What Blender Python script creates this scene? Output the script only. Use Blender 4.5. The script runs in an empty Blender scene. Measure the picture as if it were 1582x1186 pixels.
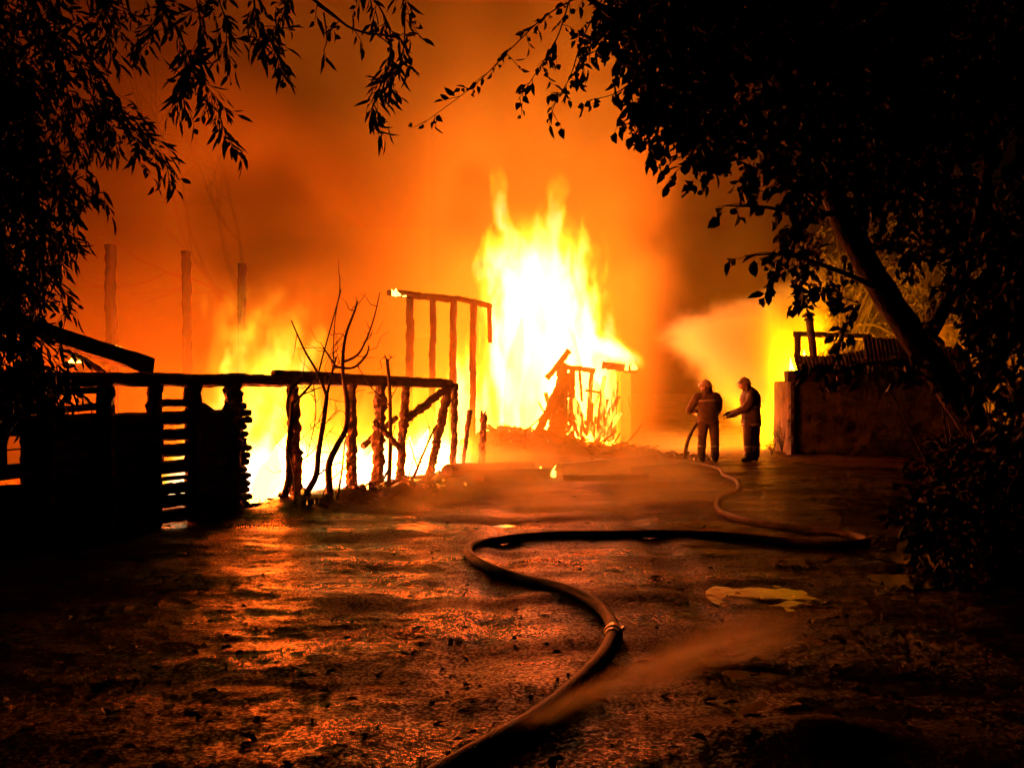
import bpy, bmesh, math, random, time
import numpy as np
from mathutils import Vector, Matrix, noise as mn
T0 = time.time()
sc = bpy.context.scene
COL = sc.collection
R = math.radians
rnd = random.Random(7)

# ------------------------------------------------------------------ camera, world, exposure
F_PX, CX, HY, CAMZ = 1540.0, 791.0, 600.0, 1.53          # photograph pixels: focal length, centre column, horizon row; camera height in metres
cam = bpy.data.cameras.new('camera'); cam_ob = bpy.data.objects.new('camera', cam); COL.objects.link(cam_ob)
cam_ob.location = (0, 0, CAMZ); cam_ob.rotation_euler = (R(90), 0, 0)
cam.sensor_width = 36; cam.lens = 36 * F_PX / 1582; cam.shift_y = 7 / 1582; cam.clip_end = 600; cam.clip_start = 0.1
sc.camera = cam_ob
world = bpy.data.worlds.new('World'); sc.world = world; world.use_nodes = True
wn = world.node_tree
sky = wn.nodes.new('ShaderNodeTexSky'); sky.sky_type = 'NISHITA'; sky.sun_disc = False
sky.sun_elevation = R(1.0); sky.sun_rotation = R(200)
bg = wn.nodes['Background']; wn.links.new(sky.outputs[0], bg.inputs[0]); bg.inputs[1].default_value = 0.0002     # night
sc.view_settings.view_transform = 'Standard'; sc.view_settings.look = 'None'
sc.view_settings.exposure = 0.0; sc.view_settings.gamma = 1.0; sc.view_settings.use_curve_mapping = False
cy = sc.cycles
cy.max_bounces = 4; cy.diffuse_bounces = 1; cy.glossy_bounces = 2; cy.transmission_bounces = 2; cy.volume_bounces = 1; cy.transparent_max_bounces = 8
cy.use_adaptive_sampling = True; cy.adaptive_threshold = 0.03; cy.adaptive_min_samples = 16
cy.use_denoising = True
cy.sample_clamp_indirect = 6.0; cy.use_light_tree = False

# ------------------------------------------------------------------ helpers
def P(px, py, Y):
    return Vector(((px - CX) / F_PX * Y, Y, CAMZ + (HY - py) / F_PX * Y))
def sst(a, b, x):
    t = max(0.0, min(1.0, (x - a) / (b - a))); return t * t * (3 - 2 * t)

WP0 = Vector((-3.31, 12.1)); WD = Vector((0.497, 0.868)).normalized(); WN = Vector((-WD.y, WD.x))     # the log wall's line on the ground
def on_wall(px, py, off=0.0):
    """the point of the log wall's plane (or of one OFF metres behind it) that stands at that direction"""
    k = (px - CX) / F_PX
    o = WP0 + WN * off
    # o + s*WD = (k*Y, Y)
    s = (k * o.y - o.x) / (WD.x - k * WD.y)
    q = o + WD * s
    return Vector((q.x, q.y, CAMZ + (HY - py) / F_PX * q.y))

PUDDLES = [  # px, py, half width, half depth (m)
    (1212, 922, .38, .46), (1300, 1112, .34, .26), (1385, 1052, .40, .2), (1405, 850, .34, .62), (840, 783, .42, .28),
    (745, 804, .75, .28), (1392, 902, .22, .2), (1180, 1030, .25, .10), (620, 760, .5, .3)]
PUD = [(P(a, b, F_PX * CAMZ / (b - HY)).xy, c, d) for a, b, c, d in PUDDLES]
def height(x, y, fine=True):
    v = Vector((x, y, 0))
    h = .05 * mn.noise(v * .35) + .018 * mn.noise(v * 1.1 + Vector((7, 3, 0)))
    h *= sst(2.0, 5.0, y) if y < 5 else 1
    near = sst(16, 9, y) if fine else 0
    h += sst(3.0, 5, y) * sst(24, 14, y) * (.028 * mn.noise(Vector((x * .55 + y * .25, y * .95 - x * .3, 8))) + .018 * mn.noise(Vector((x * 1.9 - y * .4, y * 2.3 + x * .5, 4))) - .03 * math.exp(-((x + .55 - .045 * y + .1 * math.sin(y * .6)) / .16) ** 2) - .03 * math.exp(-((x - .95 - .045 * y + .1 * math.sin(y * .6)) / .16) ** 2))
    if near > 0:
        h += near * (.010 * mn.noise(Vector((x * 2.2, y * 3.5, 3))) + .007 * mn.noise(Vector((x * 7, y * 8, 1))) + .0045 * mn.noise(Vector((x * 17, y * 17, 5))))
    q = Vector((x, y)) - WP0
    s, d = q.dot(WD), q.dot(WN)
    # the trampled bank of ash and earth under the log wall
    h += .17 * math.exp(-((d + .25) / .45) ** 2) * sst(-1.2, .8, s) * sst(6.2, 4.4, s) * (1 + .8 * mn.noise(v * 1.7))
    # heap of burnt rubble in front of the fire
    h += .62 * math.exp(-((x - .05) / 1.3) ** 2 - ((y - 22.6) / 1.2) ** 2) * (1 + .35 * mn.noise(v * 1.3))
    h += .25 * math.exp(-((x - 1.9) / 1.5) ** 2 - ((y - 21.9) / .9) ** 2) * (1 + .5 * mn.noise(v * 1.9))
    h += .10 * math.exp(-((x - 1.25) / .5) ** 2 - ((y - 4.25) / .28) ** 2)
    for c, a, b in PUD:
        e = ((x - c.x) / a) ** 2 + ((y - c.y) / b) ** 2
        if e < 4: h -= .034 * math.exp(-e * 1.1) * (1 + .5 * mn.noise(v * 3.1)) + .024 * math.exp(-e * .6) * (mn.noise(v * 5.3) + .6 * mn.noise(Vector((x * 15, y * 13, 2))))
    return h
def G(px, py):
    Y = F_PX * CAMZ / (py - HY); p = P(px, py, Y); p.z = height(p.x, p.y); return p

def link(name, me, mat=None, parent=None):
    o = bpy.data.objects.new(name, me); COL.objects.link(o)
    if mat is not None and me is not None:
        for m in (mat if isinstance(mat, (list, tuple)) else [mat]): me.materials.append(m)
    if parent is not None: o.parent = parent
    return o
def tag(o, label=None, cat=None, group=None, kind=None):
    for k, v in (('label', label), ('category', cat), ('group', group), ('kind', kind)):
        if v: o[k] = v
    return o
def empty(name, loc, label, cat, group=None):
    o = bpy.data.objects.new(name, None); o.location = loc; COL.objects.link(o); o.empty_display_size = .2
    return tag(o, label, cat, group)

class MB:
    """collects polygons in world coordinates; build() links them as one mesh whose origin is the parent's"""
    def __init__(s): s.v = []; s.f = []; s.mi = []; s.m = 0
    def add(s, vs, fs):
        b = len(s.v); s.v += [tuple(v) for v in vs]
        for f in fs: s.f.append(tuple(i + b for i in f)); s.mi.append(s.m)
    def tube(s, pts, rad, n=8, rough=0.0, seed=0, flat=1.0, ref=None, cap=True):
        pts = [Vector(p) for p in pts]; m = len(pts); vs = []
        if not isinstance(rad, (list, tuple)): rad = [rad] * m
        t0 = (pts[-1] - pts[0]).normalized()
        u = Vector(ref) if ref is not None else (Vector((1, 0, 0)) if abs(t0.x) < .8 else Vector((0, 0, 1)))
        for i in range(m):
            t = (pts[min(i + 1, m - 1)] - pts[max(i - 1, 0)]).normalized()
            u = (u - t * u.dot(t)).normalized(); w = t.cross(u)
            r = rad[i]
            ra, rb = r if isinstance(r, tuple) else (r, r * flat)
            for k in range(n):
                a = 2 * math.pi * k / n
                d = u * math.cos(a) * ra + w * math.sin(a) * rb
                if rough: d *= 1 + rough * .55 * mn.noise(pts[i] * 7 + d.normalized() * 1.7 + Vector((seed * 3.1, seed, 0))) + rough * 1.1 * mn.noise(pts[i] * 24 + d.normalized() * 3 + Vector((seed, 0, 2)))
                vs.append(pts[i] + d)
        fs = [(i * n + k, i * n + (k + 1) % n, (i + 1) * n + (k + 1) % n, (i + 1) * n + k) for i in range(m - 1) for k in range(n)]
        if cap: fs += [tuple(range(n - 1, -1, -1)), tuple((m - 1) * n + k for k in range(n))]
        s.add(vs, fs)
    def box(s, a, b, w, h, up=(0, 0, 1), rough=0.0, seg=1, seed=0):
        """a beam of section w x h from a to b, its faces a little hewn"""
        a, b = Vector(a), Vector(b); t = (b - a).normalized(); up = Vector(up); sd = t.cross(up).normalized(); up = sd.cross(t)
        vs = []
        for i in range(seg + 1):
            c = a.lerp(b, i / seg)
            for (p, q) in ((-1, -1), (1, -1), (1, 1), (-1, 1)):
                v = c + sd * p * w / 2 + up * q * h / 2
                if rough: v += Vector((mn.noise(v * 6 + Vector((seed, 0, 0))), mn.noise(v * 6 + Vector((0, seed, 5))), mn.noise(v * 6 + Vector((9, 0, seed))))) * rough
                vs.append(v)
        fs = [(3, 2, 1, 0), tuple(seg * 4 + k for k in range(4))]
        for i in range(seg):
            for k in range(4): fs.append((i * 4 + k, i * 4 + (k + 1) % 4, (i + 1) * 4 + (k + 1) % 4, (i + 1) * 4 + k))
        s.add(vs, fs)
    def build(s, name, mat, parent=None, smooth=False):
        org = Vector((0, 0, 0)); q = parent
        while q is not None: org = org + q.location; q = q.parent
        me = bpy.data.meshes.new(name)
        vs = s.v if org.length == 0 else [(v[0] - org.x, v[1] - org.y, v[2] - org.z) for v in s.v]
        me.from_pydata(vs, [], s.f)
        o = link(name, me, mat, parent)
        if len(me.materials) > 1: me.polygons.foreach_set('material_index', s.mi)
        if smooth: me.polygons.foreach_set('use_smooth', [True] * len(me.polygons))
        me.update()
        return o
def root_at(mb_name, loc, label, cat, group=None): return empty(mb_name, loc, label, cat, group)

# ------------------------------------------------------------------ node maths
class Fd:
    def __init__(s, nt, sk): s.nt = nt; s.sk = sk
    def _m(s, op, *a, clamp=False):
        n = s.nt.nodes.new('ShaderNodeMath'); n.operation = op; n.use_clamp = clamp
        for i, v in enumerate(a):
            if isinstance(v, Fd): s.nt.links.new(v.sk, n.inputs[i])
            else: n.inputs[i].default_value = v
        return Fd(s.nt, n.outputs[0])
    def __add__(s, o): return s._m('ADD', s, o)
    __radd__ = __add__
    def __sub__(s, o): return s._m('SUBTRACT', s, o)
    def __rsub__(s, o): return s._m('SUBTRACT', o, s)
    def __mul__(s, o): return s._m('MULTIPLY', s, o)
    __rmul__ = __mul__
    def __truediv__(s, o): return s._m('DIVIDE', s, o)
    def sqrt(s): return s._m('SQRT', s)
    def abs(s): return s._m('ABSOLUTE', s)
    def exp(s): return s._m('EXPONENT', s)
    def max(s, o): return s._m('MAXIMUM', s, o)
    def min(s, o): return s._m('MINIMUM', s, o)
    def step(s, a, b):
        n = s.nt.nodes.new('ShaderNodeMapRange'); n.interpolation_type = 'SMOOTHSTEP'
        s.nt.links.new(s.sk, n.inputs[0])
        for i, v in enumerate((a, b, 0.0, 1.0)):
            if isinstance(v, Fd): s.nt.links.new(v.sk, n.inputs[i + 1])
            else: n.inputs[i + 1].default_value = v
        return Fd(s.nt, n.outputs[0])
    def curve(s, pts):
        x0, x1 = pts[0][0], pts[-1][0]; lo = min(p[1] for p in pts); hi = max(p[1] for p in pts)
        n = s.nt.nodes.new('ShaderNodeFloatCurve'); c = n.mapping.curves[0]
        if hi - lo < 1e-6: hi = lo + 1
        while len(c.points) < len(pts): c.points.new(.5, .5)
        for q, p in zip(c.points, pts): q.location = ((p[0] - x0) / (x1 - x0), (p[1] - lo) / (hi - lo))
        n.mapping.update()
        s.nt.links.new(((s - x0) / (x1 - x0)).sk, n.inputs[1])
        return Fd(s.nt, n.outputs[0]) * (hi - lo) + lo
def nz(nt, x, y, z, scale=1, detail=3, rough=.55, vec=False):
    c = nt.nodes.new('ShaderNodeCombineXYZ')
    for i, v in enumerate((x, y, z)):
        if isinstance(v, Fd): nt.links.new(v.sk, c.inputs[i])
        else: c.inputs[i].default_value = v
    n = nt.nodes.new('ShaderNodeTexNoise'); n.inputs['Scale'].default_value = scale; n.inputs['Detail'].default_value = detail; n.inputs['Roughness'].default_value = rough
    nt.links.new(c.outputs[0], n.inputs['Vector'])
    if vec:
        sp = nt.nodes.new('ShaderNodeSeparateXYZ'); nt.links.new(n.outputs[1], sp.inputs[0]); return [Fd(nt, o) for o in sp.outputs]
    return Fd(nt, n.outputs[0])
def vol_object(name, lo, hi, res, fn, mat, parent=None):
    """a volume whose density grid is filled from a field"""
    vd = bpy.data.volumes.new(name); o = bpy.data.objects.new(name, vd); COL.objects.link(o); vd.materials.append(mat)
    if parent is not None: o.parent = parent; o.matrix_parent_inverse = Matrix.Translation(-parent.location)
    ng = bpy.data.node_groups.new(name, 'GeometryNodeTree'); ng.interface.new_socket('Geometry', in_out='OUTPUT', socket_type='NodeSocketGeometry')
    vc = ng.nodes.new('GeometryNodeVolumeCube'); vc.inputs['Min'].default_value = lo; vc.inputs['Max'].default_value = hi
    for i, k in enumerate('XYZ'): vc.inputs['Resolution ' + k].default_value = max(4, int((hi[i] - lo[i]) / res))
    p = ng.nodes.new('GeometryNodeInputPosition'); s = ng.nodes.new('ShaderNodeSeparateXYZ'); ng.links.new(p.outputs[0], s.inputs[0])
    d = fn(ng, *[Fd(ng, x) for x in s.outputs]); ng.links.new(d.sk, vc.inputs['Density'])
    sm = ng.nodes.new('GeometryNodeSetMaterial'); sm.inputs['Material'].default_value = mat
    out = ng.nodes.new('NodeGroupOutput'); ng.links.new(vc.outputs[0], sm.inputs[0]); ng.links.new(sm.outputs[0], out.inputs[0])
    o.modifiers.new('density', 'NODES').node_group = ng
    return o

# ------------------------------------------------------------------ materials
def mat_new(name):
    m = bpy.data.materials.new(name); m.use_nodes = True; return m, m.node_tree, m.node_tree.nodes['Principled BSDF']
def mat_std(name, col, rough=.7, var=.35, scale=6, bump=.2, bscale=30, stretch=(1, 1, 1), spec=.5, metal=0):
    m, nt, b = mat_new(name); L = nt.links.new
    tc = nt.nodes.new('ShaderNodeTexCoord'); mp = nt.nodes.new('ShaderNodeMapping'); mp.inputs['Scale'].default_value = stretch; L(tc.outputs['Object'], mp.inputs[0])
    n = nt.nodes.new('ShaderNodeTexNoise'); n.inputs['Scale'].default_value = scale; n.inputs['Detail'].default_value = 5; L(mp.outputs[0], n.inputs['Vector'])
    r = nt.nodes.new('ShaderNodeValToRGB'); r.color_ramp.elements[0].position = .3; r.color_ramp.elements[1].position = .7
    r.color_ramp.elements[0].color = (*[c * (1 - var) for c in col], 1); r.color_ramp.elements[1].color = (*[min(1, c * (1 + var)) for c in col], 1)
    L(n.outputs[0], r.inputs[0]); L(r.outputs[0], b.inputs['Base Color'])
    b.inputs['Roughness'].default_value = rough; b.inputs['Specular IOR Level'].default_value = spec; b.inputs['Metallic'].default_value = metal
    if bump:
        n2 = nt.nodes.new('ShaderNodeTexNoise'); n2.inputs['Scale'].default_value = bscale; n2.inputs['Detail'].default_value = 4; L(mp.outputs[0], n2.inputs['Vector'])
        bp = nt.nodes.new('ShaderNodeBump'); bp.inputs['Strength'].default_value = bump; bp.inputs['Distance'].default_value = .03; L(n2.outputs[0], bp.inputs['Height']); L(bp.outputs[0], b.inputs['Normal'])
    return m
def mat_emit(name, col, k):
    m = bpy.data.materials.new(name); m.use_nodes = True; nt = m.node_tree; nt.nodes.clear()
    e = nt.nodes.new('ShaderNodeEmission'); e.inputs[0].default_value = (*col, 1); e.inputs[1].default_value = k
    o = nt.nodes.new('ShaderNodeOutputMaterial'); nt.links.new(e.outputs[0], o.inputs[0]); return m
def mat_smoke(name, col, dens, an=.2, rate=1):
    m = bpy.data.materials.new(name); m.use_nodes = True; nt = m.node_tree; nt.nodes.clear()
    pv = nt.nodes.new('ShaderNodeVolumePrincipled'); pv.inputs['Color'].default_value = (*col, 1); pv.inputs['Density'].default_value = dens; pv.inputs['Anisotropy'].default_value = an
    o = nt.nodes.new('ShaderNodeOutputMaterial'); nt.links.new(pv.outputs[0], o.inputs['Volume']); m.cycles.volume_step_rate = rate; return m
def mat_flame(name, ramp, k, rate=1):
    m = bpy.data.materials.new(name); m.use_nodes = True; nt = m.node_tree; nt.nodes.clear()
    a = nt.nodes.new('ShaderNodeAttribute'); a.attribute_name = 'density'
    r = nt.nodes.new('ShaderNodeValToRGB'); e = r.color_ramp
    while len(e.elements) < len(ramp): e.elements.new(.5)
    for el, (p, c) in zip(e.elements, ramp): el.position = p; el.color = (*c, 1)
    em = nt.nodes.new('ShaderNodeEmission'); em.inputs[1].default_value = k
    nt.links.new(a.outputs['Fac'], r.inputs[0]); nt.links.new(r.outputs[0], em.inputs[0])
    o = nt.nodes.new('ShaderNodeOutputMaterial'); nt.links.new(em.outputs[0], o.inputs['Volume']); m.cycles.volume_step_rate = rate; return m

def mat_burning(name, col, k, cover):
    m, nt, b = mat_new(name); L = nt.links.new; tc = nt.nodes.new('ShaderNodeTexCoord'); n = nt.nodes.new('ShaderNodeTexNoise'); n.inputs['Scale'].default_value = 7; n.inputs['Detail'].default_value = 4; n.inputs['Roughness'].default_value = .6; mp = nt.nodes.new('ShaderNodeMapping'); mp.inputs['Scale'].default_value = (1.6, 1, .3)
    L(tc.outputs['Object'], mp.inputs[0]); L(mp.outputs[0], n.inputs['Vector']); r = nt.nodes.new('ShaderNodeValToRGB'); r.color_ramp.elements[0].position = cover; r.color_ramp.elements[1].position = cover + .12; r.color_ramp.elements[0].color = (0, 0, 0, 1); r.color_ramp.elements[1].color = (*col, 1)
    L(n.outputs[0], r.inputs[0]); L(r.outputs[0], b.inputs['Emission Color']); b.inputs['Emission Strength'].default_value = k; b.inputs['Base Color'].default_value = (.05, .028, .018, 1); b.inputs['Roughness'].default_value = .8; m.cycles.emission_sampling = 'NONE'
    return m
FIRE_COL = (1.0, .085, .0018)
M = {}
M['char'] = mat_std('charred_wood', (.060, .030, .018), .75, .6, 9, .7, 26, (1, 1, .35))
M['char_h'] = mat_std('charred_log', (.045, .026, .017), .8, .6, 7, .6, 22)
M['wood'] = mat_std('scorched_board', (.22, .13, .06), .7, .5, 8, .4, 30, (1, 1, .25))
M['bark'] = mat_std('bark', (.024, .017, .012), .9, .5, 7, .8, 24, (1, 1, .4))
M['twig'] = mat_std('twig_bark', (.040, .026, .018), .8, .4, 12, .2, 40)
M['plaster'] = mat_std('stained_plaster', (.13, .095, .07), .9, .7, 1.9, .8, 14)
M['tin'] = mat_std('rusty_sheet_metal', (.09, .055, .04), .75, .7, 5, .2, 20, metal=.3)
M['turnout'] = mat_std('turnout_cloth', (.14, .095, .06), .8, .3, 14, .35, 30)
M['band'] = mat_std('reflective_band', (.5, .45, .34), .4, .15, 20, .05, 60)
M['helmet'] = mat_std('helmet_shell', (.42, .30, .20), .22, .12, 12, .03, 40)
M['visor'] = mat_std('visor', (.5, .45, .4), .12, .1, 12, 0, 40)
M['boot'] = mat_std('rubber_boot', (.022, .02, .02), .45, .3, 14, .1, 30)
M['glove'] = mat_std('work_glove', (.06, .045, .03), .8, .3, 14, .2, 30)
M['skin'] = mat_std('skin', (.42, .25, .18), .5, .1, 14, .05, 60)
M['hose'] = mat_std('woven_hose', (.10, .060, .040), .6, .65, 7, .5, 90)
M['brass'] = mat_std('coupling_metal', (.35, .27, .16), .35, .2, 9, .1, 40, metal=.8)
M['burning'] = mat_burning('burning_board', (1.0, .50, .05), 6, .46); M['glow'] = mat_burning('baked_firelight_board', (1.0, .62, .03), 1.3, .30); M['smoulder'] = mat_burning('smouldering_wood', (1.0, .30, .02), 3.5, .60)  # glow: firelight put into the yellow boards as emission
M['flame_hot'] = mat_emit('white_hot_flame', FIRE_COL, 118)
M['flame_yard'] = mat_emit('yard_flame', (1.0, .27, .002), 900)
M['flame_low'] = mat_emit('low_flame', (1.0, .085, .003), 245)
M['flame_small'] = mat_emit('small_flame', (1.0, .45, .05), 14)
M['ember'] = mat_emit('glowing_ember', (1.0, .42, .05), 5)
for k_ in ('flame_small', 'ember'): M[k_].cycles.emission_sampling = 'NONE'
def leaf_mat(name, col):
    m, nt, b = mat_new(name); L = nt.links.new
    g = nt.nodes.new('ShaderNodeNewGeometry'); r = nt.nodes.new('ShaderNodeValToRGB')
    r.color_ramp.elements[0].color = (*[c * .6 for c in col], 1); r.color_ramp.elements[1].color = (*[c * 1.4 for c in col], 1)
    L(g.outputs['Random Per Island'], r.inputs[0]); L(r.outputs[0], b.inputs['Base Color'])
    b.inputs['Roughness'].default_value = .6; b.inputs['Specular IOR Level'].default_value = .1
    return m
M['leaf'] = leaf_mat('leaf_green', (.045, .050, .018))
M['leaf_far'] = leaf_mat('leaf_far_green', (.030, .026, .011))
M['leaf_dry'] = leaf_mat('weed_leaf', (.10, .09, .035))

# wet trampled earth
def ground_mat():
    m, nt, b = mat_new('wet_earth'); L = nt.links.new
    tc = nt.nodes.new('ShaderNodeTexCoord')
    def noise_(scale, detail=4, rough=.55, vec=None):
        n = nt.nodes.new('ShaderNodeTexNoise'); n.inputs['Scale'].default_value = scale; n.inputs['Detail'].default_value = detail; n.inputs['Roughness'].default_value = rough
        L(vec or tc.outputs['Object'], n.inputs['Vector']); return n.outputs[0]
    def ramp(f, a, b_, ca, cb):
        r = nt.nodes.new('ShaderNodeValToRGB'); r.color_ramp.elements[0].position = a; r.color_ramp.elements[1].position = b_
        r.color_ramp.elements[0].color = (*ca, 1); r.color_ramp.elements[1].color = (*cb, 1); L(f, r.inputs[0]); return r.outputs[0]
    mp = nt.nodes.new('ShaderNodeMapping'); mp.inputs['Scale'].default_value = (.55, 1.2, 1); L(tc.outputs['Object'], mp.inputs[0])
    L(ramp(noise_(1.3, 6), .35, .65, (.024, .011, .006), (.052, .024, .013)), b.inputs['Base Color'])
    L(ramp(noise_(1.1, 5, .6, mp.outputs[0]), .40, .64, (.20,) * 3, (.5,) * 3), b.inputs['Roughness'])
    n1, n2, n3 = noise_(14, 4), noise_(62, 4, .65), noise_(210, 2)
    def mul(a, k):
        q = nt.nodes.new('ShaderNodeMath'); q.operation = 'MULTIPLY'; L(a, q.inputs[0]); q.inputs[1].default_value = k; return q.outputs[0]
    def add(a, c):
        q = nt.nodes.new('ShaderNodeMath'); L(a, q.inputs[0]); L(c, q.inputs[1]); return q.outputs[0]
    wet = ramp(noise_(.9, 4, .6, mp.outputs[0]), .40, .62, (.24,) * 3, (.012,) * 3); grit = ramp(noise_(48, 3, .6), .50, .57, (.02,) * 3, (1,) * 3)
    mx = nt.nodes.new('ShaderNodeMath'); mx.operation = 'MULTIPLY'; L(wet, mx.inputs[0]); L(grit, mx.inputs[1]); L(mx.outputs[0], b.inputs['Specular IOR Level'])
    b.inputs['Specular Tint'].default_value = (1, .62, .35, 1)
    hgt = add(add(mul(n1, 1.0), mul(n2, .8)), mul(n3, .35))
    bp = nt.nodes.new('ShaderNodeBump'); L(ramp(noise_(.7, 4, .6), .40, .60, (.35,) * 3, (1,) * 3), bp.inputs['Strength']); bp.inputs['Distance'].default_value = .026; L(hgt, bp.inputs['Height']); L(bp.outputs[0], b.inputs['Normal'])
    return m
M['ground'] = ground_mat()
m, nt, b = mat_new('puddle_water'); b.inputs['Base Color'].default_value = (.02, .014, .01, 1); b.inputs['Roughness'].default_value = .12; b.inputs['IOR'].default_value = 1.33
n = nt.nodes.new('ShaderNodeTexNoise'); n.inputs['Scale'].default_value = 9; bp = nt.nodes.new('ShaderNodeBump'); bp.inputs['Strength'].default_value = .12; bp.inputs['Distance'].default_value = .01
tc = nt.nodes.new('ShaderNodeTexCoord'); nt.links.new(tc.outputs['Object'], n.inputs['Vector']); nt.links.new(n.outputs[0], bp.inputs['Height']); nt.links.new(bp.outputs[0], b.inputs['Normal'])
M['water'] = m
m, nt, b = mat_new('window_glass'); b.inputs['Base Color'].default_value = (.9, .9, .9, 1); b.inputs['Roughness'].default_value = .0; b.inputs['Transmission Weight'].default_value = 1; b.inputs['IOR'].default_value = 1.05
M['glass'] = m

# ------------------------------------------------------------------ ground
def axis(lo, hi, fine_lo, fine_hi, step, grow=1.16):
    a = [fine_lo]; 
    while a[-1] < fine_hi: a.append(a[-1] + step)
    s = step
    while a[-1] < hi: s *= grow; a.append(a[-1] + s)
    b = []; s = step; x = fine_lo
    while x > lo: s *= grow; x -= s; b.append(x)
    return b[::-1] + a
xs = axis(-160, 160, -3.6, 4.2, .034)
ys = [3.4]
while ys[-1] < 27: ys.append(ys[-1] + max(.026, .0045 * ys[-1]))
s_ = .15
while ys[-1] < 260: s_ *= 1.15; ys.append(ys[-1] + s_)
s_ = .04; pre = []; y_ = 3.4
while y_ > -80: s_ *= 1.2; y_ -= s_; pre.append(y_)
ys = pre[::-1] + ys
V = [(x, y, height(x, y)) for y in ys for x in xs]
nx = len(xs); Fc = [(j * nx + i, j * nx + i + 1, (j + 1) * nx + i + 1, (j + 1) * nx + i) for j in range(len(ys) - 1) for i in range(nx - 1)]
me = bpy.data.meshes.new('ground'); me.from_pydata(V, [], Fc); me.polygons.foreach_set('use_smooth', [True] * len(Fc))
tag(link('ground', me, M['ground']), kind='structure')
for i, (c, a, b_) in enumerate(PUD):
    mb = MB(); base = height(c.x, c.y); n = 28; vs = []
    z = min(height(c.x + a * .3 * math.cos(q), c.y + b_ * .3 * math.sin(q)) for q in (0, 1, 2, 3, 4, 5)) + (.015 if i in (0, 4, 5) else .024)
    vs = [(c.x, c.y, z)] + [(c.x + a * 1.5 * math.cos(2 * math.pi * k / n), c.y + b_ * 1.5 * math.sin(2 * math.pi * k / n), z) for k in range(n)]
    mb.add(vs, [(0, 1 + k, 1 + (k + 1) % n) for k in range(n)])
    tag(mb.build('puddle', M['water']), kind='structure')
print('ground', time.time() - T0)

# ------------------------------------------------------------------ flames
def tongue(mb, base, h, w, d, lean=(0, 0), seed=0, n=9, m=9):
    """one lick of flame: a swelling body that tapers to a bent tip"""
    base = Vector(base); vs = []; r0 = random.Random(seed); ph = r0.uniform(0, 6)
    for i in range(m):
        t = i / (m - 1)
        prof = (math.sin(math.pi * min(1, .28 + t * .74)) ** .8) * (1 - .25 * t) if t < 1 else 0
        c = base + Vector((lean[0] * t * t + .12 * w * math.sin(ph + t * 5), lean[1] * t * t, h * t))
        for k in range(n):
            a = 2 * math.pi * k / n
            q = 1 + .55 * mn.noise(Vector((math.cos(a) * 1.5, math.sin(a) * 1.5, t * 4 + seed)))
            vs.append(c + Vector((math.cos(a) * w * prof * q, math.sin(a) * d * prof * q, 0)))
    fs = [(i * n + k, i * n + (k + 1) % n, (i + 1) * n + (k + 1) % n, (i + 1) * n + k) for i in range(m - 1) for k in range(n)] + [tuple(range(n - 1, -1, -1))]
    mb.add(vs, fs)

FY = 24.3
hf = empty('house_fire', (0.9, FY, 0), 'huge white and yellow blaze engulfing the collapsed house', 'fire')
for i, (x, y, h, w, d, lx) in enumerate([(.15, 24.3, 3.2, .50, .45, .1), (.85, 24.4, 3.6, .62, .5, -.15), (1.5, 24.3, 3.1, .52, .5, -.25), (2.0, 24.2, 1.9, .40, .42, -.2), (.5, 24.1, 2.4, .5, .45, .1)]):
    mb = MB(); tongue(mb, (x, y, .15), h, w, d, (lx, 0), i + 3); mb.build('flame', M['flame_hot'], hf, True)
def flame_main(nt, x, y, z):
    h = z / 6.5
    w = nz(nt, x, y, z * .45, .75, 3, .55, True); w2 = nz(nt, x + 5, y, z * .42, 2.3, 3, .55, True)
    a = h * .45 + .12
    xx = x + (w[0] - .5) * 2 * a + (w2[0] - .5) * .8 * (h + .25); yy = y + (w[1] - .5) * 2 * a
    cx = z.curve([(0, 1.0), (2.2, .9), (3.1, .75), (3.9, .66), (4.7, .60), (5.8, .55), (7, .6)])
    hw = z.curve([(0, 2.0), (1.5, 1.9), (2.2, 1.8), (3.1, 1.62), (3.9, 1.48), (4.7, 1.36), (5.2, 1.24), (5.5, .95), (5.9, .5), (7, .2)])
    dx = (xx - cx) / hw; dy = (yy - FY) / (hw * .75); r = (dx * dx + dy * dy).sqrt()
    n = nz(nt, xx * 1.5, yy, z * .26 + y * .2, 2.3, 5, .62)
    body = (1.06 - r + (n - .5) * (h * 4.2 + .1)).step(0, .62) * z.step(6.3, 4.2)
    def lick(c, hw_, top, lean, k):
        e = (xx - c - (z - 4.2) * lean) / hw_; f = (yy - FY) / .5; q = (e * e + f * f).sqrt()
        return (1.05 - q - z.step(4.6, top) * .95 + (n - .5) * 2.6).step(0, .7) * z.step(3.2, 4.6) * k
    licks = lick(.20, .40, 7.8, -.20, .74).max(lick(.62, .48, 7.0, .0, .74)).max(lick(1.05, .38, 7.7, .06, .72)).max(lick(1.78, .24, 6.5, -.03, .52)).max(lick(-.45, .28, 6.0, -.04, .56))
    # left foot of the blaze that licks round the standing frame
    ex = (x + (w2[0] - .5) * .9 + 1.15) / 1.35; ey = (y - 23.6) / .8; r2 = (ex * ex + ey * ey).sqrt() + z.step(.8, 4.0) * 1.05
    low = (1.1 - r2 + (n - .5) * 2.2).step(.1, .85) * .78
    # along the eave of the burning corner
    u = (x - 2.3) * .90 + (z - 2.42) * -.44; v = (x - 2.3) * .44 + (z - 2.42) * .90
    p = u / .85; q = v / (.30 + (w2[2] - .5) * .25); t = (y - 23.0) / .45
    eave = (1.1 - (p * p + q * q + t * t).sqrt() + (n - .5) * 1.2).step(0, .6)
    return body.max(low).max(licks).max(eave)
RAMP = [(0, (0, 0, 0)), (.06, (.06, .012, .0004)), (.30, (.75, .24, .006)), (.52, (1.0, .60, .03)), (.78, (1, .75, .36)), (1, (1, .8, .6))]
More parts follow.
